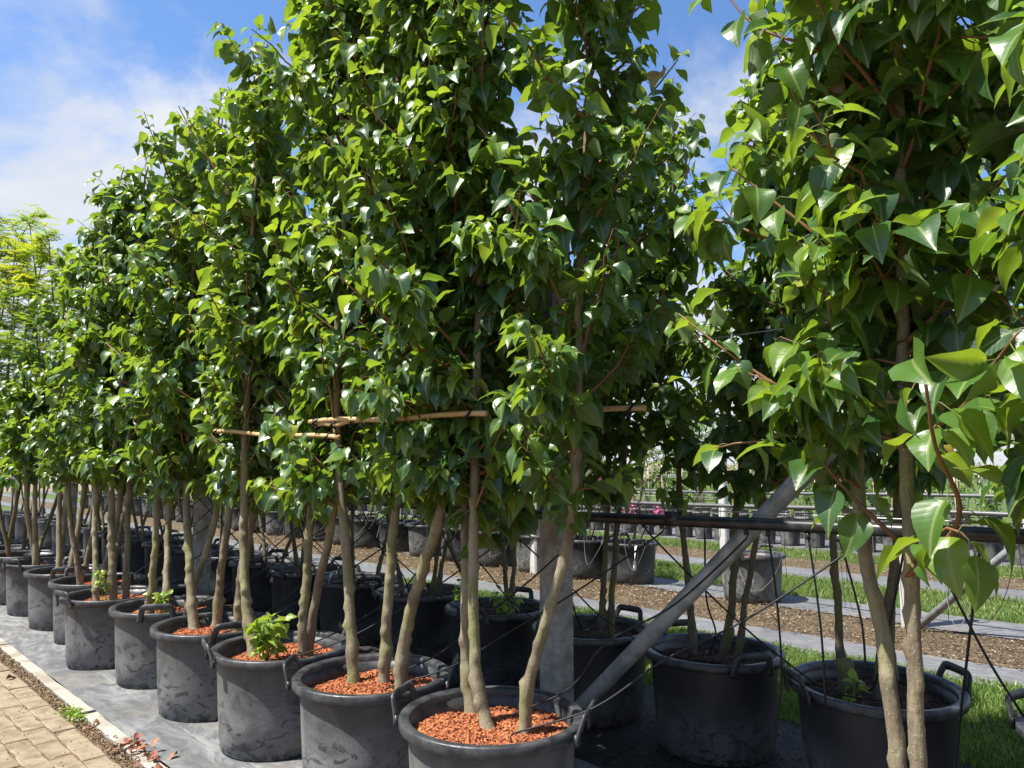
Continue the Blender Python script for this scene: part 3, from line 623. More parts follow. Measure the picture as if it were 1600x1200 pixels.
S1 = [
 [(2.02, [(764, 1165), (748, 1080), (741, 1000), (739, 900), (741, 780), (744, 620), (748, 470)]), (2.10, [(736, 1128), (729, 1040), (727, 930), (727, 800), (722, 680)]), (2.10, [(818, 1135), (826, 1070), (852, 975), (878, 885), (893, 800), (903, 640)])],
 [(1.97, [(552, 1075), (549, 1000), (541, 860), (529, 720), (526, 590), (530, 470)]), (2.05, [(600, 1068), (604, 980), (612, 860), (621, 760), (628, 640)]), (2.03, [(624, 1070), (634, 990), (660, 890), (690, 790), (700, 690)])],
 [(1.90, [(397, 1013), (386, 950), (381, 860), (383, 700), (388, 580)]), (2.05, [(472, 1008), (478, 930), (482, 850), (490, 760), (500, 640)]), (2.08, [(480, 1006), (496, 920), (515, 840), (524, 770), (540, 640)])],
 [(1.90, [(303, 976), (297, 900), (292, 800), (294, 700), (300, 560)]), (2.03, [(338, 970), (346, 890), (357, 810), (362, 720)]), (2.05, [(372, 972), (377, 900), (392, 820), (400, 740)])],
]
def rand_stems(r, X, Y, n, spread=.14, lean=.10, zm=ZM):
    out = []; a0 = r.uniform(0, 6.28)
    for k in range(n):
        a = a0 + k * 6.283 / n + r.normal(0, .3); bx, by = X + spread * math.cos(a), Y + spread * math.sin(a); dx, dy = math.cos(a) * lean + r.normal(0, .05), math.sin(a) * lean * 1.6 + r.normal(0, .07)
        out.append([np.array([bx, by, zm]), np.array([bx + dx * .3, by + dy * .3, zm + .2]), np.array([bx + dx * .9, by + dy * .9, zm + .5]), np.array([bx + dx * 1.3, by + dy * 1.3, zm + .9])])
    return out
tops1 = [4.75, 4.5, 4.3, 4.0, 3.95, 3.95, 3.5, 3.35, 2.75]
for i, (x, y) in enumerate(row1):
    rr_ = np.random.default_rng(50 + i)
    if i < len(S1): st = [[at(px, py, X) for px, py in pts] for X, pts in S1[i]]
    else: st = rand_stems(rr_, x, y, 3, .12, .04 if i > 4 else .08)
    for s_ in st: s_[0][2] = ZM - .02
    lab = ['three-stemmed glossy green tree rooted in the pot directly before the concrete post', 'tree on three knobbly stems in the second kerbside pot from the concrete post', 'tree with a bright sucker at its foot in the third kerbside pot from the post'][i] if i < 3 else 'leafy green tree in the %s kerbside pot counting from the concrete post' % ORD[i]
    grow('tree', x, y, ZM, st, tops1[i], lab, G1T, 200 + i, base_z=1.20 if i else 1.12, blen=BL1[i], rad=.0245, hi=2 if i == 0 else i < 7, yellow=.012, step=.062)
# tree on the two speckled stems close by
a0 = [[at(1437, 1290, 1.93), at(1432, 1130, 1.93), at(1428, 1000, 1.93), at(1425, 880, 1.93), at(1416, 740, 1.93), at(1411, 560, 1.93), at(1409, 380, 1.93), at(1405, 120, 1.93), at(1400, -60, 1.95)],
      [at(1415, 1290, 1.99), at(1398, 1150, 1.99), at(1376, 980, 2.0), at(1352, 860, 2.0), at(1338, 720, 2.02), at(1322, 520, 2.05), at(1335, 260, 2.1), at(1348, 60, 2.1)]]
for s_ in a0: s_[0][2] = ZM - .02
ex = [([at(1412, 905, 1.93), at(1475, 850, 1.85), at(1500, 790, 1.78), at(1462, 700, 1.66), at(1448, 610, 1.60), at(1440, 560, 1.58)], .0075, 10, .118, .66),
      ([at(1425, 880, 1.93), at(1450, 850, 1.84), at(1480, 825, 1.78), at(1510, 840, 1.74)], .006, 7, .115, .62),
      ([at(1410, 850, 1.93), at(1330, 775, 1.90), at(1270, 700, 1.88), at(1240, 640, 1.86)], .0065, 12, .11, .5),
      ([at(1410, 700, 1.93), at(1500, 640, 1.75), at(1560, 560, 1.62), at(1590, 520, 1.58)], .0065, 11, .12, .66),
      ([at(1385, 330, 1.93), at(1330, 290, 1.90), at(1260, 190, 1.86), at(1215, 85, 1.84)], .006, 11, .11, .55),
      ([at(1360, 150, 1.93), at(1280, 80, 1.88), at(1180, 40, 1.84), at(1120, -30, 1.82)], .006, 11, .115, .45),
      ([at(1380, 470, 1.93), at(1290, 380, 1.88), at(1190, 300, 1.84), at(1140, 260, 1.82)], .0065, 13, .11, .55),
      ([at(1350, 700, 2.0), at(1240, 620, 1.95), at(1150, 560, 1.92), at(1060, 490, 1.9)], .0065, 14, .105, .5),
      ([at(1408, 420, 1.93), at(1480, 370, 1.90), at(1545, 300, 1.86), at(1600, 250, 1.84)], .006, 14, .11, .5),
      ([at(1410, 560, 1.93), at(1480, 500, 1.92), at(1540, 440, 1.90), at(1590, 390, 1.88)], .006, 14, .11, .45),
      ([at(1406, 200, 1.93), at(1480, 150, 1.90), at(1545, 90, 1.86), at(1590, 50, 1.84)], .006, 13, .11, .55),
      ([at(1410, 480, 1.95), at(1490, 470, 2.1), at(1560, 440, 2.2), at(1620, 430, 2.3)], .006, 14, .11, .35),
      ([at(1345, 760, 2.0), at(1260, 720, 1.95), at(1180, 690, 1.92), at(1120, 700, 1.9)], .006, 10, .11, .45)]
grow('tree', 1.95, 0.58, ZM, a0, 4.0, 'large-leaved tree on two pale speckled stems growing close by the steel brace', G1T, 231, base_z=1.36, blen=.52, rad=.0215, hi=2, size=(.085, .12), step=.062, extra=ex)

make_pot(1.95, -0.22, 0.9, 'black pot next to the one with the two speckled stems', G1P, True, 0.012)
grow('tree', 1.95, -0.22, ZM, rand_stems(np.random.default_rng(5), 1.95, -0.16, 3), 4.0, 'tree neighbouring the speckled one, its leaves pushing in beside the steel brace', G1T, 232, base_z=1.15, blen=.50, rad=.022, hi=2, size=(.085, .12), step=.06)

# second, shaded row
row2 = [(3.40, 0.36), (3.46, 1.25), (3.50, 2.05), (3.46, 2.82), (3.50, 3.66), (3.52, 4.50), (3.50, 5.33), (3.50, 6.15), (3.5, 6.95), (3.5, 7.75), (3.5, 8.55), (3.5, 9.35), (3.5, 10.2)] + [(3.5, 11.0 + .85 * k) for k in range(9)]
p2lab = ['black pot with a bent handle standing alone on the lawn edge', 'shaded pot with a sawn-off stump among its stems at the lawn edge', 'shaded black pot on damp soil between the steel brace and the stump pot',
         'shaded pot directly behind the foot of the steel brace'] + ['shaded second-row pot, %s one behind the concrete post counting away from the brace' % ORD[k] for k in range(18)]
t2lab = ['tree growing from the pot with the bent handle on the lawn edge', 'tree growing beside the sawn-off stump in the shaded lawn-edge pot', 'slim tree with crooked dark stems between the steel brace and the stump pot', 'tree on two greenish stems behind the foot of the steel brace'] + ['shaded second-row tree, %s one behind the concrete post counting away from the brace' % ORD[k] for k in range(18)]
rot2 = [math.radians(a) for a in (75, -40, 60, 0, 20, -30, 70, 10, 45, 0, 30, 60, 15, 40, 80, 0, 20, 55, 10, 70, 30, 5)]
S2 = {1: [(3.45, [(1322, 1085), (1312, 1000), (1308, 930), (1302, 850), (1296, 700)]), (3.45, [(1368, 1085), (1380, 980), (1396, 880), (1402, 760)]), (3.5, [(1395, 1080), (1392, 980), (1400, 860), (1420, 700)])],
      2: [(3.52, [(1084, 1028), (1079, 950), (1072, 880), (1064, 800), (1058, 690), (1045, 520)]), (3.5, [(1126, 1030), (1141, 960), (1147, 900), (1149, 820), (1156, 740), (1172, 560)]), (3.46, [(1150, 1032), (1160, 970), (1172, 900), (1183, 830), (1203, 700), (1222, 540)])],
      3: [(3.46, [(938, 985), (942, 930), (946, 860), (950, 780), (952, 660)]), (3.5, [(955, 985), (956, 930), (962, 860), (968, 780), (985, 620)])]}
for i, (x, y) in enumerate(row2):
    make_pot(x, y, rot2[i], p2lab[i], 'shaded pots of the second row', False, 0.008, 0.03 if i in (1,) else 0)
    rr_ = np.random.default_rng(80 + i)
    st = [[at(px, py, X) for px, py in pts] for X, pts in S2[i]] if i in S2 else rand_stems(rr_, x, y, 3)
    for s_ in st: s_[0][2] = ZM - .02
    near = i < 7
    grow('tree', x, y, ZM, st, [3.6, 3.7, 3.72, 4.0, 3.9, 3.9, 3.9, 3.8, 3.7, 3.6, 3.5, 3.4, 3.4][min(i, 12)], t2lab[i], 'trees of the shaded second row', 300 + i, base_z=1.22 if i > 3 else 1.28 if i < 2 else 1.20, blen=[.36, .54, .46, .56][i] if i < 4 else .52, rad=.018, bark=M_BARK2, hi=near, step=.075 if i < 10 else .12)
# the sawn stump beside the stems of one pot
st = MB().tube(smooth_path([at(1322, 1088, 3.36), at(1324, 1060, 3.36), at(1317, 1030, 3.36)], .02), [.042, .040, .038, .037, .036, .03][:len(smooth_path([at(1322, 1088, 3.36), at(1324, 1060, 3.36), at(1317, 1030, 3.36)], .02))] if False else .037, 12)
tag(link('tree_stump', st.mesh('stump', M_BARK2)), 'short sawn-off stump standing in the shaded lawn-edge pot', 'stump')

# locust trees ending the kerbside row
def feathery(X, Y, top, seed, label):
    r = np.random.default_rng(seed); root = empty('locust_tree', (X, Y, ZM)); tag(root, label, 'tree', 'yellow-green feathery trees at the end of the kerbside row'); o0 = np.array([X, Y, ZM])
    LV, tint = [], []; mbt = []
    for st in rand_stems(r, X, Y, 3):
        p = smooth_path(st + [st[-1] + np.array([r.normal(0, .1), r.normal(0, .1), 1.2]), st[-1] + np.array([r.normal(0, .15), r.normal(0, .15), top - st[-1][2]])], .12); k = len(p)
        mb = MB().tube(p - o0, np.linspace(.024, .005, k), 6)
        for j in range(34):
            z = r.uniform(1.2, top); i = min(k - 1, int(np.searchsorted(p[:, 2], z))); a = r.uniform(0, 6.28); L_ = r.uniform(.3, .75) * (1 - .4 * (z - 1.2) / (top - 1.2)); e = r.uniform(.1, .9)
            d = np.array([math.cos(a) * math.cos(e), math.sin(a) * math.cos(e), math.sin(e)]); q = np.array([p[i] + d * L_ * t_ + np.array([0, 0, -.12 * L_ * t_ * t_]) for t_ in np.linspace(0, 1, 5)])
            mb.tube(q - o0, np.linspace(.005, .0015, 5), 3, m=1, cap=False)
            for f in range(int(L_ / .026)):
                t_ = r.uniform(.15, 1); b = p[i] + d * L_ * t_; fa = r.uniform(0, 6.28); fd = norm(np.array([math.cos(fa), math.sin(fa), r.uniform(-.5, .35)])); fl = r.uniform(.10, .17)
                sd = norm(np.cross(fd, [0, 0, 1])); u = np.cross(sd, fd); tv = np.clip(r.normal(.30, .15) + .40 * (z > top - .9) * (t_ > .6), 0, 1)
                for s in (-1, 1):
                    for g_ in range(8):
                        c0 = b + fd * fl * (g_ + .5) / 8; c1 = c0 + sd * s * .033 + fd * .006 - u * r.uniform(0, .012)
                        w = fd * .0105; LV.append(np.array([c0, (c0 + c1) / 2 + w, c1, (c0 + c1) / 2 - w])); tint.append(tv)
        link('trunk', mb.mesh('trunk', [M_BARK2, M_SHOOT]), root)
    n = len(LV); V = np.concatenate(LV) - o0; b = (np.arange(n) * 4)[:, None]; F = np.concatenate([b + np.array([[0, 1, 2]]), b + np.array([[0, 2, 3]])])
    c = link('crown', np_mesh('locust_crown', V, F, M_LOCUST, smooth=False, tint=np.repeat(tint, 4)), root); c['kind'] = 'stuff'
for k, (yy, tp) in enumerate([(9.25, 3.75), (10.05, 4.15), (10.9, 4.3), (11.8, 4.5)]):
    make_pot(1.95, yy, k * .7, 'kerbside pot holding a feathery yellow-green tree, %s of those four' % ORD[k], 'pots of the feathery trees', True, .012)
    feathery(1.95, yy, tp, 400 + k, 'feathery yellow-green tree ending the kerbside row, %s of four beyond the glossy trees' % ORD[k])

# third row: tagged pots on the far mat, thin dark stems
row3 = [(7.45, 3.88), (7.5, 5.50), (7.45, 6.15)] + [(7.42, 6.95 + .8 * k) for k in range(26)]
myr = {1, 2}
for i, (x, y) in enumerate(row3):
    p = make_pot(x, y, i * .9, ['tagged pot standing alone on the far mat strip between the lawns', 'tagged sunlit pot under the pink flowers on the far mat', 'second pot under the pink flowers on the far mat'][i] if i < 3 else 'pot with thin dark stems in the third row, %s past the flowering pots' % ORD[i - 3] , 'third-row pots on the far mat', i % 3 == 0, .008)  
    rr_ = np.random.default_rng(500 + i)
    if i == 0: continue
    st = rand_stems(rr_, x, y, 5 if i < 6 else 8, .10, .16)
    grow('shrub' if i in myr else 'tree', x, y, ZM, st, 2.3 if i in myr else 3.0, ['', 'dark-leaved shrub with bright pink flowers in the sunlit tagged pot', 'dark-leaved shrub with sparse pink flowers in the second flowering pot'][i] if i < 3 else 'dark thin-stemmed tree in the third row, %s past the flowering shrubs' % ORD[i - 3], 'third-row plants on the far mat', 520 + i, base_z=1.0 if i in myr else 1.35 if i < 7 else .95, blen=.40, rad=.012, bark=M_BARK3, hi=False, dens=.6, step=.10 if i < 14 else .16, size=(.05, .08) if i in myr else (.07, .1), leafmat=M_MYRTLE if i in myr else None, cat='shrub' if i in myr else 'tree')
    if i in myr:
        root = bpy.data.objects[[o.name for o in bpy.data.objects if o.name.startswith('shrub')][-1]]
        for (fx, fy, q) in ([(983, 790, .16), (1030, 797, .10), (962, 742, .13), (1000, 750, .08)] if i == 1 else [(920, 752, .13), (938, 748, .08), (948, 770, .1)]):
            c = at(fx, fy, x - .1); n = 90; pv, pt = [], []
            for f in range(n):
                b = c + rr_.normal(0, q * .35, 3); a, e2 = norm(rr_.normal(0, 1, 3)), norm(rr_.normal(0, 1, 3)); s = .018
                pv.append(np.array([b - a * s, b + e2 * s, b + a * s, b - e2 * s])); pt.append(rr_.random())
            V = np.concatenate(pv) - np.array(root.location); bb = (np.arange(n) * 4)[:, None]; F = np.concatenate([bb + np.array([[0, 1, 2]]), bb + np.array([[0, 2, 3]])])
            link('flower_cluster', np_mesh('flowers', V, F, M_PINK, smooth=False, tint=np.repeat(pt, 4)), root)

# ------------------------------------------------------------------ mesh the crowns: leaves that show largest are objects, the rest one part
def finish_crowns(limit=300):
    cell = 7.0; gw, gh = int(1600 / cell) + 1, int(1200 / cell) + 1
    allP = np.concatenate([t_['P'] + t_['R'][:, :, 1] * (t_['S'] * .8)[:, None] for t_ in TREES]); allS = np.concatenate([t_['S'] for t_ in TREES]); tid = np.concatenate([np.full(len(t_['P']), k) for k, t_ in enumerate(TREES)])
    x, y, d = project(allP); rad = allS * FPX / np.maximum(d, .2) * .36
    order = np.argsort(-d); buf = np.full(gw * gh, -1)
    for ox, oy in [(0, 0), (.7, 0), (-.7, 0), (0, .7), (0, -.7), (.5, .5), (-.5, .5), (.5, -.5), (-.5, -.5)]:
        pass
    offs = np.array([(0, 0), (.75, 0), (-.75, 0), (0, .75), (0, -.75), (.5, .5), (-.5, .5), (.5, -.5), (-.5, -.5)])
    ord_ = order[d[order] > .3]
    cx = ((x[ord_, None] + offs[None, :, 0] * rad[ord_, None]) / cell).astype(int); cyy = ((y[ord_, None] + offs[None, :, 1] * rad[ord_, None]) / cell).astype(int)
    ok = (cx >= 0) & (cx < gw) & (cyy >= 0) & (cyy < gh)
    flat = np.where(ok, cyy * gw + cx, 0); ids = np.repeat(ord_[:, None], 9, 1)
    f_, i_ = flat[ok], ids[ok]                              # row-major: farthest leaves first, nearer ones overwrite
    buf[f_] = i_
    wins = np.bincount(buf[buf >= 0], minlength=len(allP)); start = 0
    for k, t_ in enumerate(TREES):
        n = len(t_['P']); w = wins[start:start + n]; px = rad[start:start + n] / .36; start += n
        score = w * (px > 9); pick = np.argsort(-score)[:limit]; pick = pick[score[pick] > 0]
        if len(pick) < 8: pick = pick[:0]
        keep = np.ones(n, bool); keep[pick] = False; hi = t_['hi']; loc = t_['P'] - t_['o0']
        data, var = (LEAF_HI + LEAF_MID, np.where(w > 0, t_['var'], 8 + t_['var'] % 4)) if hi else (LEAF_LO, t_['var'])
        c = link('crown', merge_leaves('crown', loc[keep], t_['R'][keep], t_['S'][keep], var[keep], t_['T'][keep], data, t_['mat']), t_['root']); c['kind'] = 'stuff'
        if t_['mat'] not in (M_LEAF, M_LEAF_FAR): 
            continue
        for j in pick:
            kk = int(np.argmin(np.abs(TV - t_['T'][j]))); o = bpy.data.objects.new('leaf', (ME_LEAF_XL if hi == 2 else ME_LEAF if hi else ME_LEAF_LO)[(int(t_['var'][j]), kk)]); COL.objects.link(o); o.parent = t_['root']
            m = Matrix((t_['R'][j] * t_['S'][j]).tolist()).to_4x4(); m.translation = loc[j]; o.matrix_basis = m
        print('tree', k, t_['root'].name, n, 'leaf objects', len(pick))
finish_crowns()

# ------------------------------------------------------------------ suckers (young shoots) at the foot of some trees
def sucker(px, py, X, h, nstem, seed, tree_label, leaf=.055):
    r = np.random.default_rng(seed); b = at(px, py, X); b[2] = ZM; root = [o for o in bpy.data.objects if o.get('label') == tree_label][0]; o0 = np.array(root.location)
    mb = MB(); LP, LO = [], []
    for k in range(nstem):
        a = r.uniform(0, 6.28); e = r.uniform(.02, .09); q = np.array([b + np.array([math.cos(a) * e * t_, math.sin(a) * e * t_, h * t_]) * np.array([1, 1, r.uniform(.75, 1)]) for t_ in np.linspace(0, 1, 6)]); mb.tube(q - o0, np.linspace(.0035, .0015, 6), 4)
        nl = int(h / .016); tt = r.uniform(.25, 1, nl); an = np.arange(nl) * 2.4; sg = np.linspace(0, 1, 6); LP.append(np.stack([np.interp(tt, sg, q[:, c]) for c in range(3)], 1)); LO.append(norm(np.stack([np.cos(an), np.sin(an), np.full(nl, .7)], 1)))
    P = np.concatenate(LP); n = len(P); R = leaf_frames(np.concatenate(LO), r, (-.3, .4)); s = link('sucker', mb.mesh('sucker', M_SUCKER), root)
    link('sucker_leaves', merge_leaves('sucker_leaves', P - o0, R, r.uniform(.7, 1.15, n) * leaf, r.integers(0, 8, n), np.clip(r.normal(.5, .2, n), 0, 1), LEAF_HI, M_SUCKER), s)['kind'] = 'stuff'
lab1 = lambda i: 'leafy green tree in the %s kerbside pot counting from the concrete post' % ORD[i]
sucker(418, 1015, 1.85, .24, 7, 1, 'tree with a bright sucker at its foot in the third kerbside pot from the post', .062)
sucker(166, 935, 1.74, .30, 2, 2, lab1(5), .04); sucker(250, 955, 1.86, .17, 3, 3, lab1(4), .055); sucker(240, 950, 1.9, .14, 2, 4, lab1(4), .05)
sucker(788, 955, 3.35, .22, 4, 5, t2lab[4], .05); sucker(1335, 1080, 3.3, .14, 2, 6, t2lab[1], .045); sucker(720, 930, 3.5, .2, 2, 7, t2lab[5], .05)

# ------------------------------------------------------------------ posts, brace, wires, pipes, tubes
def post(X, Y, w, h, mat, label, group=None):
    mb = MB(); a, c = w / 2, w * .16; ring = np.array([(a - c, -a), (a, -a + c), (a, a - c), (a - c, a), (-a + c, a), (-a, a - c), (-a, -a + c), (-a + c, -a)])
    V, k = [], 8; zs = [-.3, 0, .3, h * .5, h - .02, h]
    for i, z in enumerate(zs): V.append(np.c_[ring * (.94 if i == 5 else 1), np.full(k, z)])
    F = [(i * k + j, i * k + (j + 1) % k, (i + 1) * k + (j + 1) % k, (i + 1) * k + j) for i in range(5) for j in range(k)] + [tuple(5 * k + j for j in range(k))]
    o = link('concrete_post', mb.add(np.concatenate(V), F).mesh('post', mat, False), None, (X, Y, 0)); o.rotation_euler = (0, 0, math.radians(rng.normal(0, 2)))
    return tag(o, label, 'post', group)
PX = 2.75
post(PX, 2.46, .135, 2.62, M_CONC, 'weathered grey concrete post rising behind the mulched pot beside the brace foot', 'concrete trellis posts')
post(PX, 6.69, .135, 2.62, M_CONC, 'grey concrete post half hidden between stems and shaded pots', 'concrete trellis posts')
post(PX, 10.9, .135, 2.62, M_CONC, 'far grey concrete post among the feathery trees', 'concrete trellis posts')
post(PX, 0.05, .135, 2.62, M_CONC, 'concrete end post that the thick steel brace leans against', 'concrete trellis posts')
br = empty('steel_brace', (PX, 2.62, 0)); tag(br, 'thick galvanised steel tube leaning at a slant behind the mulched pot', 'brace')
bl = MB().tube([(0, 0.05, -.05), (0, -1.0, .98), (0, -1.8, 1.77), (0, -2.47, 2.44)], .035, 20); link('tube', bl.mesh('brace', M_GALV), br)
link('clamp', MB().box((0, -2.42, 2.40), (.16, .06, .10)).mesh('clamp', M_GALV, False), br)
for k, (z, y0_, y1_) in enumerate([(2.58, .05, 10.9), (1.95, .05, 10.9), (1.255, .05, 10.9)]):
    ys = np.linspace(y0_, y1_, 60); pts = np.c_[np.full(60, PX - .075 - .004 * k), ys, z - .012 * np.abs(np.sin(ys * .75))]
    tag(link('trellis_wire', MB().tube(pts, .0022, 5).mesh('wire', M_WIRE)), ['top trellis wire strung along the concrete posts', 'middle trellis wire hidden in the foliage along the concrete posts', 'bottom trellis wire just above the thick black water pipe'][k], 'wire')
PIX, PIZ = 2.655, 1.205
pipe = empty('water_pipe', (PIX, 0, PIZ)); tag(pipe, 'thick black water pipe running between the first two pot rows', 'water pipe')
ys = np.linspace(-.4, 14, 140); pp = np.c_[.006 * np.sin(ys * 1.9), ys, .012 * np.sin(ys * 1.3 + 1) - .008 * np.abs(np.sin(ys * .7))]
link('pipe', MB().tube(pp, .0235, 12).mesh('pipe', M_PIPE), pipe)
for yj in (1.72, 4.4, 7.1): link('coupling', MB().tube([(0, yj - .03, 0), (0, yj + .03, 0)], .030, 12).mesh('coupling', M_PIPE), pipe)
def drip(a, b, sag, rad=.0042, mid=None):
    a, b = np.array(a), np.array(b); base = np.array([PIX, 0, PIZ]); m = (a + b) / 2 + np.array([rng.normal(0, .03), rng.normal(0, .03), -sag])
    q1 = a * .7 + b * .3 + np.array([0, 0, -sag * .6 - .02]); q3 = a * .25 + b * .75 + np.array([0, 0, -sag * .8])
    p = smooth_path([a, a + np.array([0, 0, -.03]), q1, m, q3, b + np.array([0, 0, .03]), b], .05) - base
    t_ = link('drip_tube', MB().tube(p, rad, 5).mesh('drip_tube', M_TUBE), pipe); return t_
def nozzle(y): link('nozzle', MB().tube([(0, y, -.02), (0, y, -.045)], .010, 6).mesh('nozzle', M_PIPE), pipe)
for i, (x, y) in enumerate(row1[:8]):
    for s, dy in ((.09, -.72), (-.06, -1.12)):
        drip((PIX, y + dy, PIZ - .03), (x + s + .05, y - .06 + s, ZM), .06); nozzle(y + dy)
for i, (x, y) in enumerate(row2[:9]):
    for s, dy in ((-.1, .62), (.08, -.30)):
        if i == 0 and dy > 0: continue
        drip((PIX, y + dy + rng.normal(0, .1), PIZ - .03), (x + s, y + s, ZM), .14); nozzle(y + dy)
for (px_, ex_, ey_) in [(1200, 1205, 1190), (1262, 1290, 1100), (1310, 1352, 1035), (1530, 1490, 1210), (1450, 1600, 1120)]:
    a = at(px_, 830, PIX); a[2] = PIZ - .03; e = at(ex_, ey_, 2.75); w_ = rng.normal(0, .02, 3); link('drip_tube', MB().tube(smooth_path([a, a + (e - a) * .3 + w_, a + (e - a) * .65 + w_ * 1.4, e], .05) - np.array([PIX, 0, PIZ]), .0042, 6).mesh('drip_tube', M_TUBE), pipe); nozzle(a[1])
# far grey pipe with its thin looping tubes, posts and brace
pipe3 = empty('water_pipe', (7.15, 0, 1.0)); tag(pipe3, 'thin grey water pipe above the tagged pots on the far mat', 'water pipe')
ys = np.linspace(-1, 30, 120); link('pipe', MB().tube(np.c_[.01 * np.sin(ys), ys, .02 * np.sin(ys * .9)], .021, 8).mesh('pipe', M_PIPE2), pipe3)
for k in range(64):
    y = .4 + k * .27 + rng.normal(0, .05); d1 = rng.uniform(.15, .55); zb = -1.0 + rng.uniform(.01, .25)
    p = smooth_path([(0, y, -.02), (-.02, y + .02, -.4), (-.10 + rng.normal(0, .1), y + d1 * .3, zb + .1), (-.2 + rng.normal(0, .12), y + d1 * .6, zb), (-.05, y + d1, zb + .25), (0, y + d1 * 1.1, -.02)] if k % 3 else [(0, y, -.02), (.05, y + .02, -.4), (.3, y + .1, -.8), (.45, y + .15, -.98)], .08)
    link('drip_tube', MB().tube(p, .0028, 4).mesh('drip_tube', M_TUBE2 if k % 2 else M_TUBE), pipe3)
post(7.17, 2.26, .11, 1.35, M_CONC2, 'short white concrete post at the foot of the thin far brace', 'white concrete posts'); post(7.2, 6.8, .125, 2.3, M_CONC2, 'white concrete post behind the grey post beside dark far pots', 'white concrete posts')
b3 = empty('steel_brace', (7.12, 2.22, .08)); tag(b3, 'thin bright galvanised brace rising from the short white post over the bed', 'brace')
link('tube', MB().tube([(0, 0, -.1), (0, -1.2, 1.1), (0, -2.3, 2.1)], .032, 14).mesh('brace', M_GALV), b3)
post(10.86, 6.1, .125, 1.9, M_CONC2, 'white concrete post standing at the edge of the small-tub lawn', 'white concrete posts'); post(10.86, 10.3, .125, 1.9, M_CONC2, 'white concrete post far along the small-tub lawn', 'white concrete posts'); post(10.86, 2.0, .125, 1.9, M_CONC2, 'tan-streaked white post close to the small tubs', 'white concrete posts')
pipe4 = empty('water_pipe', (10.8, 0, 1.0)); tag(pipe4, 'far grey water pipe running past the white posts before the small tubs', 'water pipe')
ys = np.linspace(-1, 34, 60); link('pipe', MB().tube(np.c_[0 * ys, ys, .03 * np.sin(ys * .7)], .024, 7).mesh('pipe', M_PIPE2), pipe4)
for z in (.3, .55):
    link('guide_wire', MB().tube(np.c_[0 * ys + .05, ys, 0 * ys + z], .005, 4).mesh('guide_wire', M_WIRE), pipe4)

# bamboo canes tied along the kerbside trees
def cane(p0, p1, label, rad=.0105):
    p0, p1 = np.array(p0), np.array(p1); o = empty('bamboo_cane', p0); tag(o, label, 'bamboo cane', 'canes tied across the kerbside stems')
    L_ = np.linalg.norm(p1 - p0); n = 40; s = np.linspace(0, 1, n); pts = (p1 - p0)[None] * s[:, None]; pts[:, 2] += .006 * np.sin(s * 9)
    link('cane', MB().tube(pts, rad * (1 + .16 * np.exp(-((s * L_ % .24) - .12) ** 2 / .0002)), 8).mesh('cane', M_BAMBOO), o)
    for f in (.06, .5, .93):
        c = (p1 - p0) * f
        link('tie', MB().tube([c + np.array([-.03, 0, -.012]), c + np.array([.0, -.012, .02]), c + np.array([.035, .012, .0]), c + np.array([.0, .01, -.022]), c + np.array([-.03, 0, -.012])], .006, 5).mesh('tie', M_TUBE), o)
for (a, b), lab in zip(CANES, ['bamboo cane crossing from the second kerbside tree towards the concrete post', 'short bamboo piece under the cane on the second kerbside tree', 'bamboo cane between the third and fourth kerbside trees', 'bamboo cane in the dense leaves of the eighth kerbside tree', 'thick bamboo cane behind the large leaves of the speckled tree', 'bamboo cane running from the first kerbside tree past the grey post']): cane(a, b, lab, .0115)
# black straps holding the speckled tree to the wire
for (a, b, lab) in [(at(1335, 145, 2.08), at(1405, 130, 1.95), 'wide black strap tied between the two speckled stems'),]:
    q = smooth_path([a, (a + b) / 2 + np.array([0, 0, -.02]), b], .02); tag(link('tree_strap', MB().tube(q, .016, 6, flat=.25).mesh('strap', M_TUBE)), lab, 'strap')
for (a, b, lab) in [(at(1410, 180, 1.95), at(1560, 265, 2.67), 'thin black tie line from the upper speckled stem to the top wire'), (at(1450, 110, 1.95), at(1560, 330, 2.4), 'thin slanting black tie line high in the speckled tree')]:
    tag(link('tie_line', MB().tube(smooth_path([a, (a + b) / 2 - np.array([0, 0, .02]), b], .05), .004, 5).mesh('tie_line', M_TUBE)), lab, 'tie line')

# plant tags: white strips looped through rims
for k, (px_, py_, X_, h, lab) in enumerate([(993, 856, 7.12, .26, 'white plant tag hanging on the sunlit pot under pink flowers'), (1176, 872, 7.1, .27, 'white plant tag hanging on the lone tagged pot'), (428, 888, 3.18, .12, 'white plant tag hanging on a shaded second-row pot rim'), (516, 900, 3.2, .10, 'small white plant tag slanting on a shaded pot rim')]):
    a = at(px_, py_, X_); p = smooth_path([a + np.array([.02, 0, .02]), a, a + np.array([-.012, .006, -h * .5]), a + np.array([-.008, .012, -h])], .03)
    tag(link('plant_tag', MB().tube(p, .016, 6, flat=.12).mesh('plant_tag', M_TAG)), lab, 'plant tag')

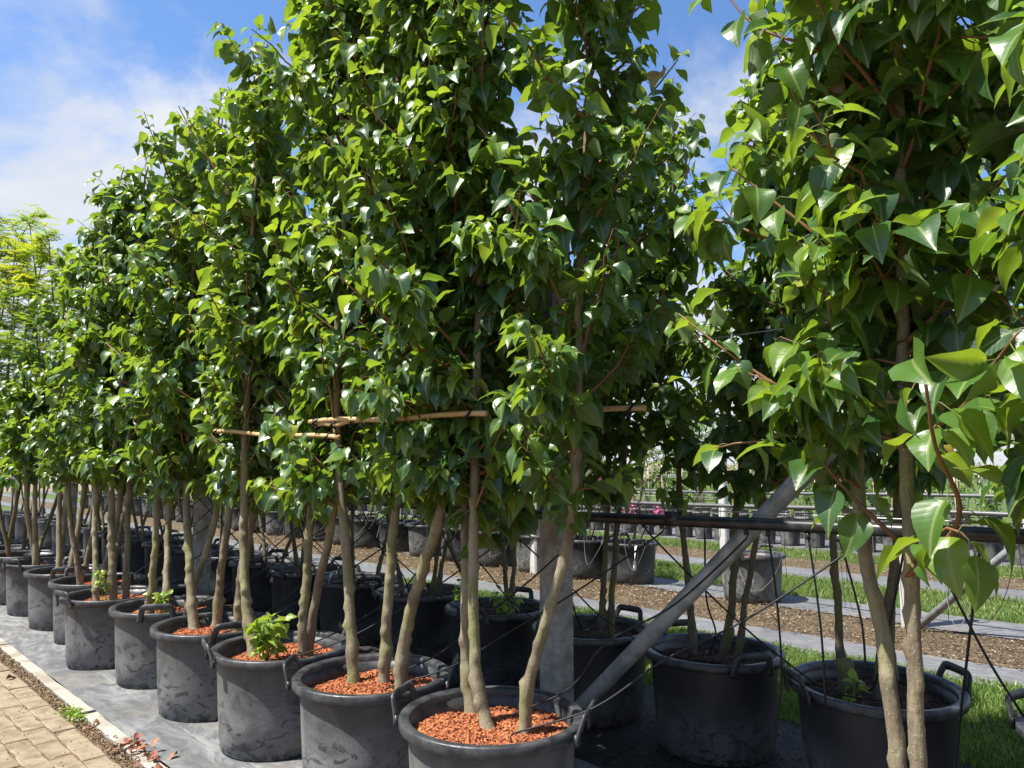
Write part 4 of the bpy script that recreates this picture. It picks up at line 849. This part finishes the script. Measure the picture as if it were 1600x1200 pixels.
# ------------------------------------------------------------------ far rows of small tubs with staked saplings
def tub_kit():
    V = MB().lathe([(0, .01), (.145, .01), (.150, 0), (.155, .02), (.168, .20), (.180, .36), (.192, .365), (.192, .395), (.176, .395), (.170, .35), (0, .345)], 20)
    me = V.mesh('tub', M_TUB); stakes = []
    for s in range(3):
        stakes.append(MB().tube([(.02 * s, .03, .33), (.02 * s + .01 * (s - 1), .03 + .01 * s, 1.25 + .1 * s)], .0085, 5).mesh('stake', M_STAKE))
    stem, fol = [], []
    for s in range(3):
        r = np.random.default_rng(900 + s); mb = MB(); LP, LO = [], []
        for k in range(4):
            a = r.uniform(0, 6.28); q = np.array([(.04 * math.cos(a) + math.cos(a) * .14 * t_, .04 * math.sin(a) + math.sin(a) * .14 * t_, .34 + (.8 + .1 * k) * t_) for t_ in np.linspace(0, 1, 5)]); mb.tube(q, np.linspace(.006, .002, 5), 4)
            nl = 34; tt = r.uniform(.35, 1, nl); an = r.uniform(0, 6.28, nl); sg = np.linspace(0, 1, 5); LP.append(np.stack([np.interp(tt, sg, q[:, c]) for c in range(3)], 1) + r.normal(0, .05, (nl, 3))); LO.append(norm(np.stack([np.cos(an), np.sin(an), np.full(nl, .3)], 1)))
        P = np.concatenate(LP); n = len(P); stem.append(mb.mesh('sapling_stem', M_BARK3))
        fol.append(merge_leaves('sapling_leaves', P, leaf_frames(np.concatenate(LO), r), r.uniform(.05, .09, n), r.integers(0, 4, n), np.clip(r.normal(.5, .15, n), 0, .86), LEAF_LO, M_LEAF_FAR))
    return me, stakes, stem, fol
TUB, STK, STM, FOL = tub_kit()
for ri, (X, y0_, n, gap) in enumerate([(12.75, 1.6, 44, .43), (14.3, 1.8, 40, .45), (15.9, 2.0, 34, .5), (17.4, 2.2, 30, .55)]):
    for k in range(n):
        y = y0_ + k * gap + rng.normal(0, .02); t_ = empty('staked_tub', (X + rng.normal(0, .03), y, .008), rng.uniform(0, 6.28)); s = int(rng.integers(3))
        tag(t_, ['small grey tub with a staked sapling in the front tub row beyond the lawn', 'small tub with a staked sapling in the second tub row beyond the lawn', 'small tub with a staked sapling in the third tub row beyond the lawn', 'small tub with a staked sapling in the rearmost tub row'][ri], 'plant pot', 'small staked tubs, row %s' % ['one', 'two', 'three', 'four'][ri])
        link('tub', TUB, t_); link('stake', STK[s], t_); link('stem', STM[s], t_)
        if (k * 7 + ri) % 3 == 0 or ri > 1:
            f = link('foliage', FOL[s], t_); f['kind'] = 'stuff'
for ri, X in enumerate((13.5, 15.1, 16.7)):
    for z in (.75, 1.15):
        tag(link('rail_wire', MB().tube([(X, 0, z), (X, 30, z)], .006, 4).mesh('rail', M_WIRE)), 'thin %s wire strung behind tub row %s' % ('upper' if z > 1 else 'lower', ['one', 'two', 'three'][ri]), 'wire')
# distant trees closing the view
src = [t_ for t_ in TREES if t_['root'].name.startswith('tree')][-1]['root']
for k in range(16):
    r = empty('distant_tree', (21 + 3 * (k % 3) + rng.normal(0, .6), 0 + k * 2.2, -.05), rng.uniform(0, 6.28)); sc = rng.uniform(1.15, 1.7); r.scale = (sc * 1.5, sc * 1.5, sc)
    tag(r, 'distant bushy tree in the line closing off the nursery behind the small tubs', 'tree', 'distant trees behind the tubs')
    for ch in src.children:
        if ch.name.startswith('leaf'): continue
        c = ch.copy(); COL.objects.link(c); c.parent = r

# ------------------------------------------------------------------ litter: dry leaves, weed
r = np.random.default_rng(77)
DL = []
for s in range(4):
    V, F, UV = leaf_mesh_data(700 + s, True, .5); V = V[:, :] - np.array([0, .8, .1]); V[:, 2] *= 1.3; DL.append(np_mesh('dry_leaf', V, F, M_DRY, uv=UV))
for k in range(46):
    a = at(215, 1188, 1.36) * 0; yb = 3.93 + r.normal(0, .17); xb = 1.375 + r.normal(0, .045); z = .03 + r.uniform(0, .035) * math.exp(-((yb - 3.93) / .15) ** 2)
    o = link('fallen_leaf', DL[k % 4], None, (xb, yb, z)); o.scale = [r.uniform(.032, .062)] * 3; o.rotation_euler = (r.normal(0, .5), r.normal(0, .5), r.uniform(0, 6.28)); tag(o, 'dry reddish leaf in the heap lying on the broken kerb end', 'fallen leaf', 'dry leaves heaped by the kerb')
for k in range(40):
    yb = r.uniform(3.9, 7.5); xb = r.uniform(1.27, 1.335); o = link('fallen_leaf', DL[k % 4], None, (xb, yb, .012)); o.scale = [r.uniform(.02, .042)] * 3; o.rotation_euler = (r.normal(0, .3), r.normal(0, .3), r.uniform(0, 6.28)); tag(o, 'dry leaf scrap in the gritty gap beside the pale kerb', 'fallen leaf', 'leaf scraps along the gap')
p = at(20, 1062, 1.229); o = link('fallen_leaf', DL[1], None, (p[0], p[1], .022)); o.scale = (.05, .15, .09); o.rotation_euler = (.1, .2, -.75); tag(o, 'long curled tan leaf lying alone on the pavers', 'fallen leaf')
mb = MB()
n = 160; xs, ys = r.normal(1.305, .02, n), r.normal(4.84, .075, n); an = r.uniform(0, 6.28, n)
P = np.stack([xs, ys, r.uniform(.004, .03, n)], 1); we = empty('weed', (1.305, 4.84, 0)); tag(we, 'small bright green weed sprouting in the gap beside the kerb', 'weed')
link('weed_leaves', merge_leaves('weed_leaves', P - np.array([1.305, 4.84, 0]), leaf_frames(norm(np.stack([np.cos(an), np.sin(an), np.full(n, .5)], 1)), r, (-.3, .3)), r.uniform(.014, .026, n), r.integers(0, 8, n), np.clip(r.normal(.3, .2, n), 0, 1), LEAF_HI, M_SUCKER), we)['kind'] = 'stuff'
def flakes(name, x0, x1, y0, y1, n, smax, mat, label, seed):
    r = np.random.default_rng(seed); x = r.uniform(x0, x1, n); y = r.uniform(y0, y1, n); a = r.uniform(0, 6.28, n); s = r.uniform(.005, smax, n); c, sn = np.cos(a) * s, np.sin(a) * s; z = .004 + r.uniform(0, .02, n)
    V = np.stack([np.c_[x - c, y - sn, z], np.c_[x + sn * .4, y - c * .4, z + .004], np.c_[x + c, y + sn, z + r.uniform(-.008, .012, n)], np.c_[x - sn * .4, y + c * .4, z + .002]], 1).reshape(-1, 3)
    b = (np.arange(n) * 4)[:, None]; F = np.concatenate([b + np.array([[0, 1, 2]]), b + np.array([[0, 2, 3]])])
    tag(link(name, np_mesh(name, V, F, mat, smooth=False, tint=np.repeat(r.random(n), 4))), label, 'debris', kind='stuff')
tm = NT('bark_flake'); am = tm.n('ShaderNodeAttribute', attribute_name='tint'); M_FLAKE = tm.done(tm.cramp(am.outputs['Fac'], [(0, (.035, .024, .016)), (.5, (.12, .08, .045)), (.85, (.26, .18, .10)), (1, (.45, .36, .24))]), .85, .2)
flakes('bark_flakes', 6.2, 7.32, .2, 14, 16000, .022, M_FLAKE, 'brown bark flakes covering the chip bed', 31)
flakes('bark_flakes', 10.1, 11.15, 1, 16, 6000, .022, M_FLAKE, 'dark flakes on the soil strip around the white posts', 32)
flakes('leaf_crumbs', 1.262, 1.337, 2.5, 9, 3500, .011, M_FLAKE, 'leaf crumbs filling the gap between pavers and kerb', 33)
flakes('leaf_crumbs', .3, 1.262, 3.4, 9, 1500, .006, M_FLAKE, 'fine crumbs scattered on the pavers', 34)
# chips and debris on the damp soil
n = 2600; x = r.uniform(2.82, 4.12, n); y = r.uniform(.3, 6, n); a = r.uniform(0, 6.28, n); s = r.uniform(.004, .014, n); c, sn = np.cos(a) * s, np.sin(a) * s
V = np.stack([np.c_[x - c, y - sn, np.full(n, .01)], np.c_[x + sn * .5, y - c * .5, np.full(n, .012)], np.c_[x + c, y + sn, np.full(n, .01)], np.c_[x - sn * .5, y + c * .5, np.full(n, .012)], np.c_[x, y, .012 + s * .6]], 1).reshape(-1, 3)
b = (np.arange(n) * 5)[:, None]; F = np.concatenate([b + np.array([[i, (i + 1) % 4, 4]]) for i in range(4)])
tag(link('soil_crumbs', np_mesh('soil_crumbs', V, F, M_MUD, smooth=False)), 'dark crumbs and chips scattered over the damp soil', 'debris', kind='stuff')
print('objects', len(bpy.data.objects), 'tris', sum(len(m.polygons) for m in bpy.data.meshes))
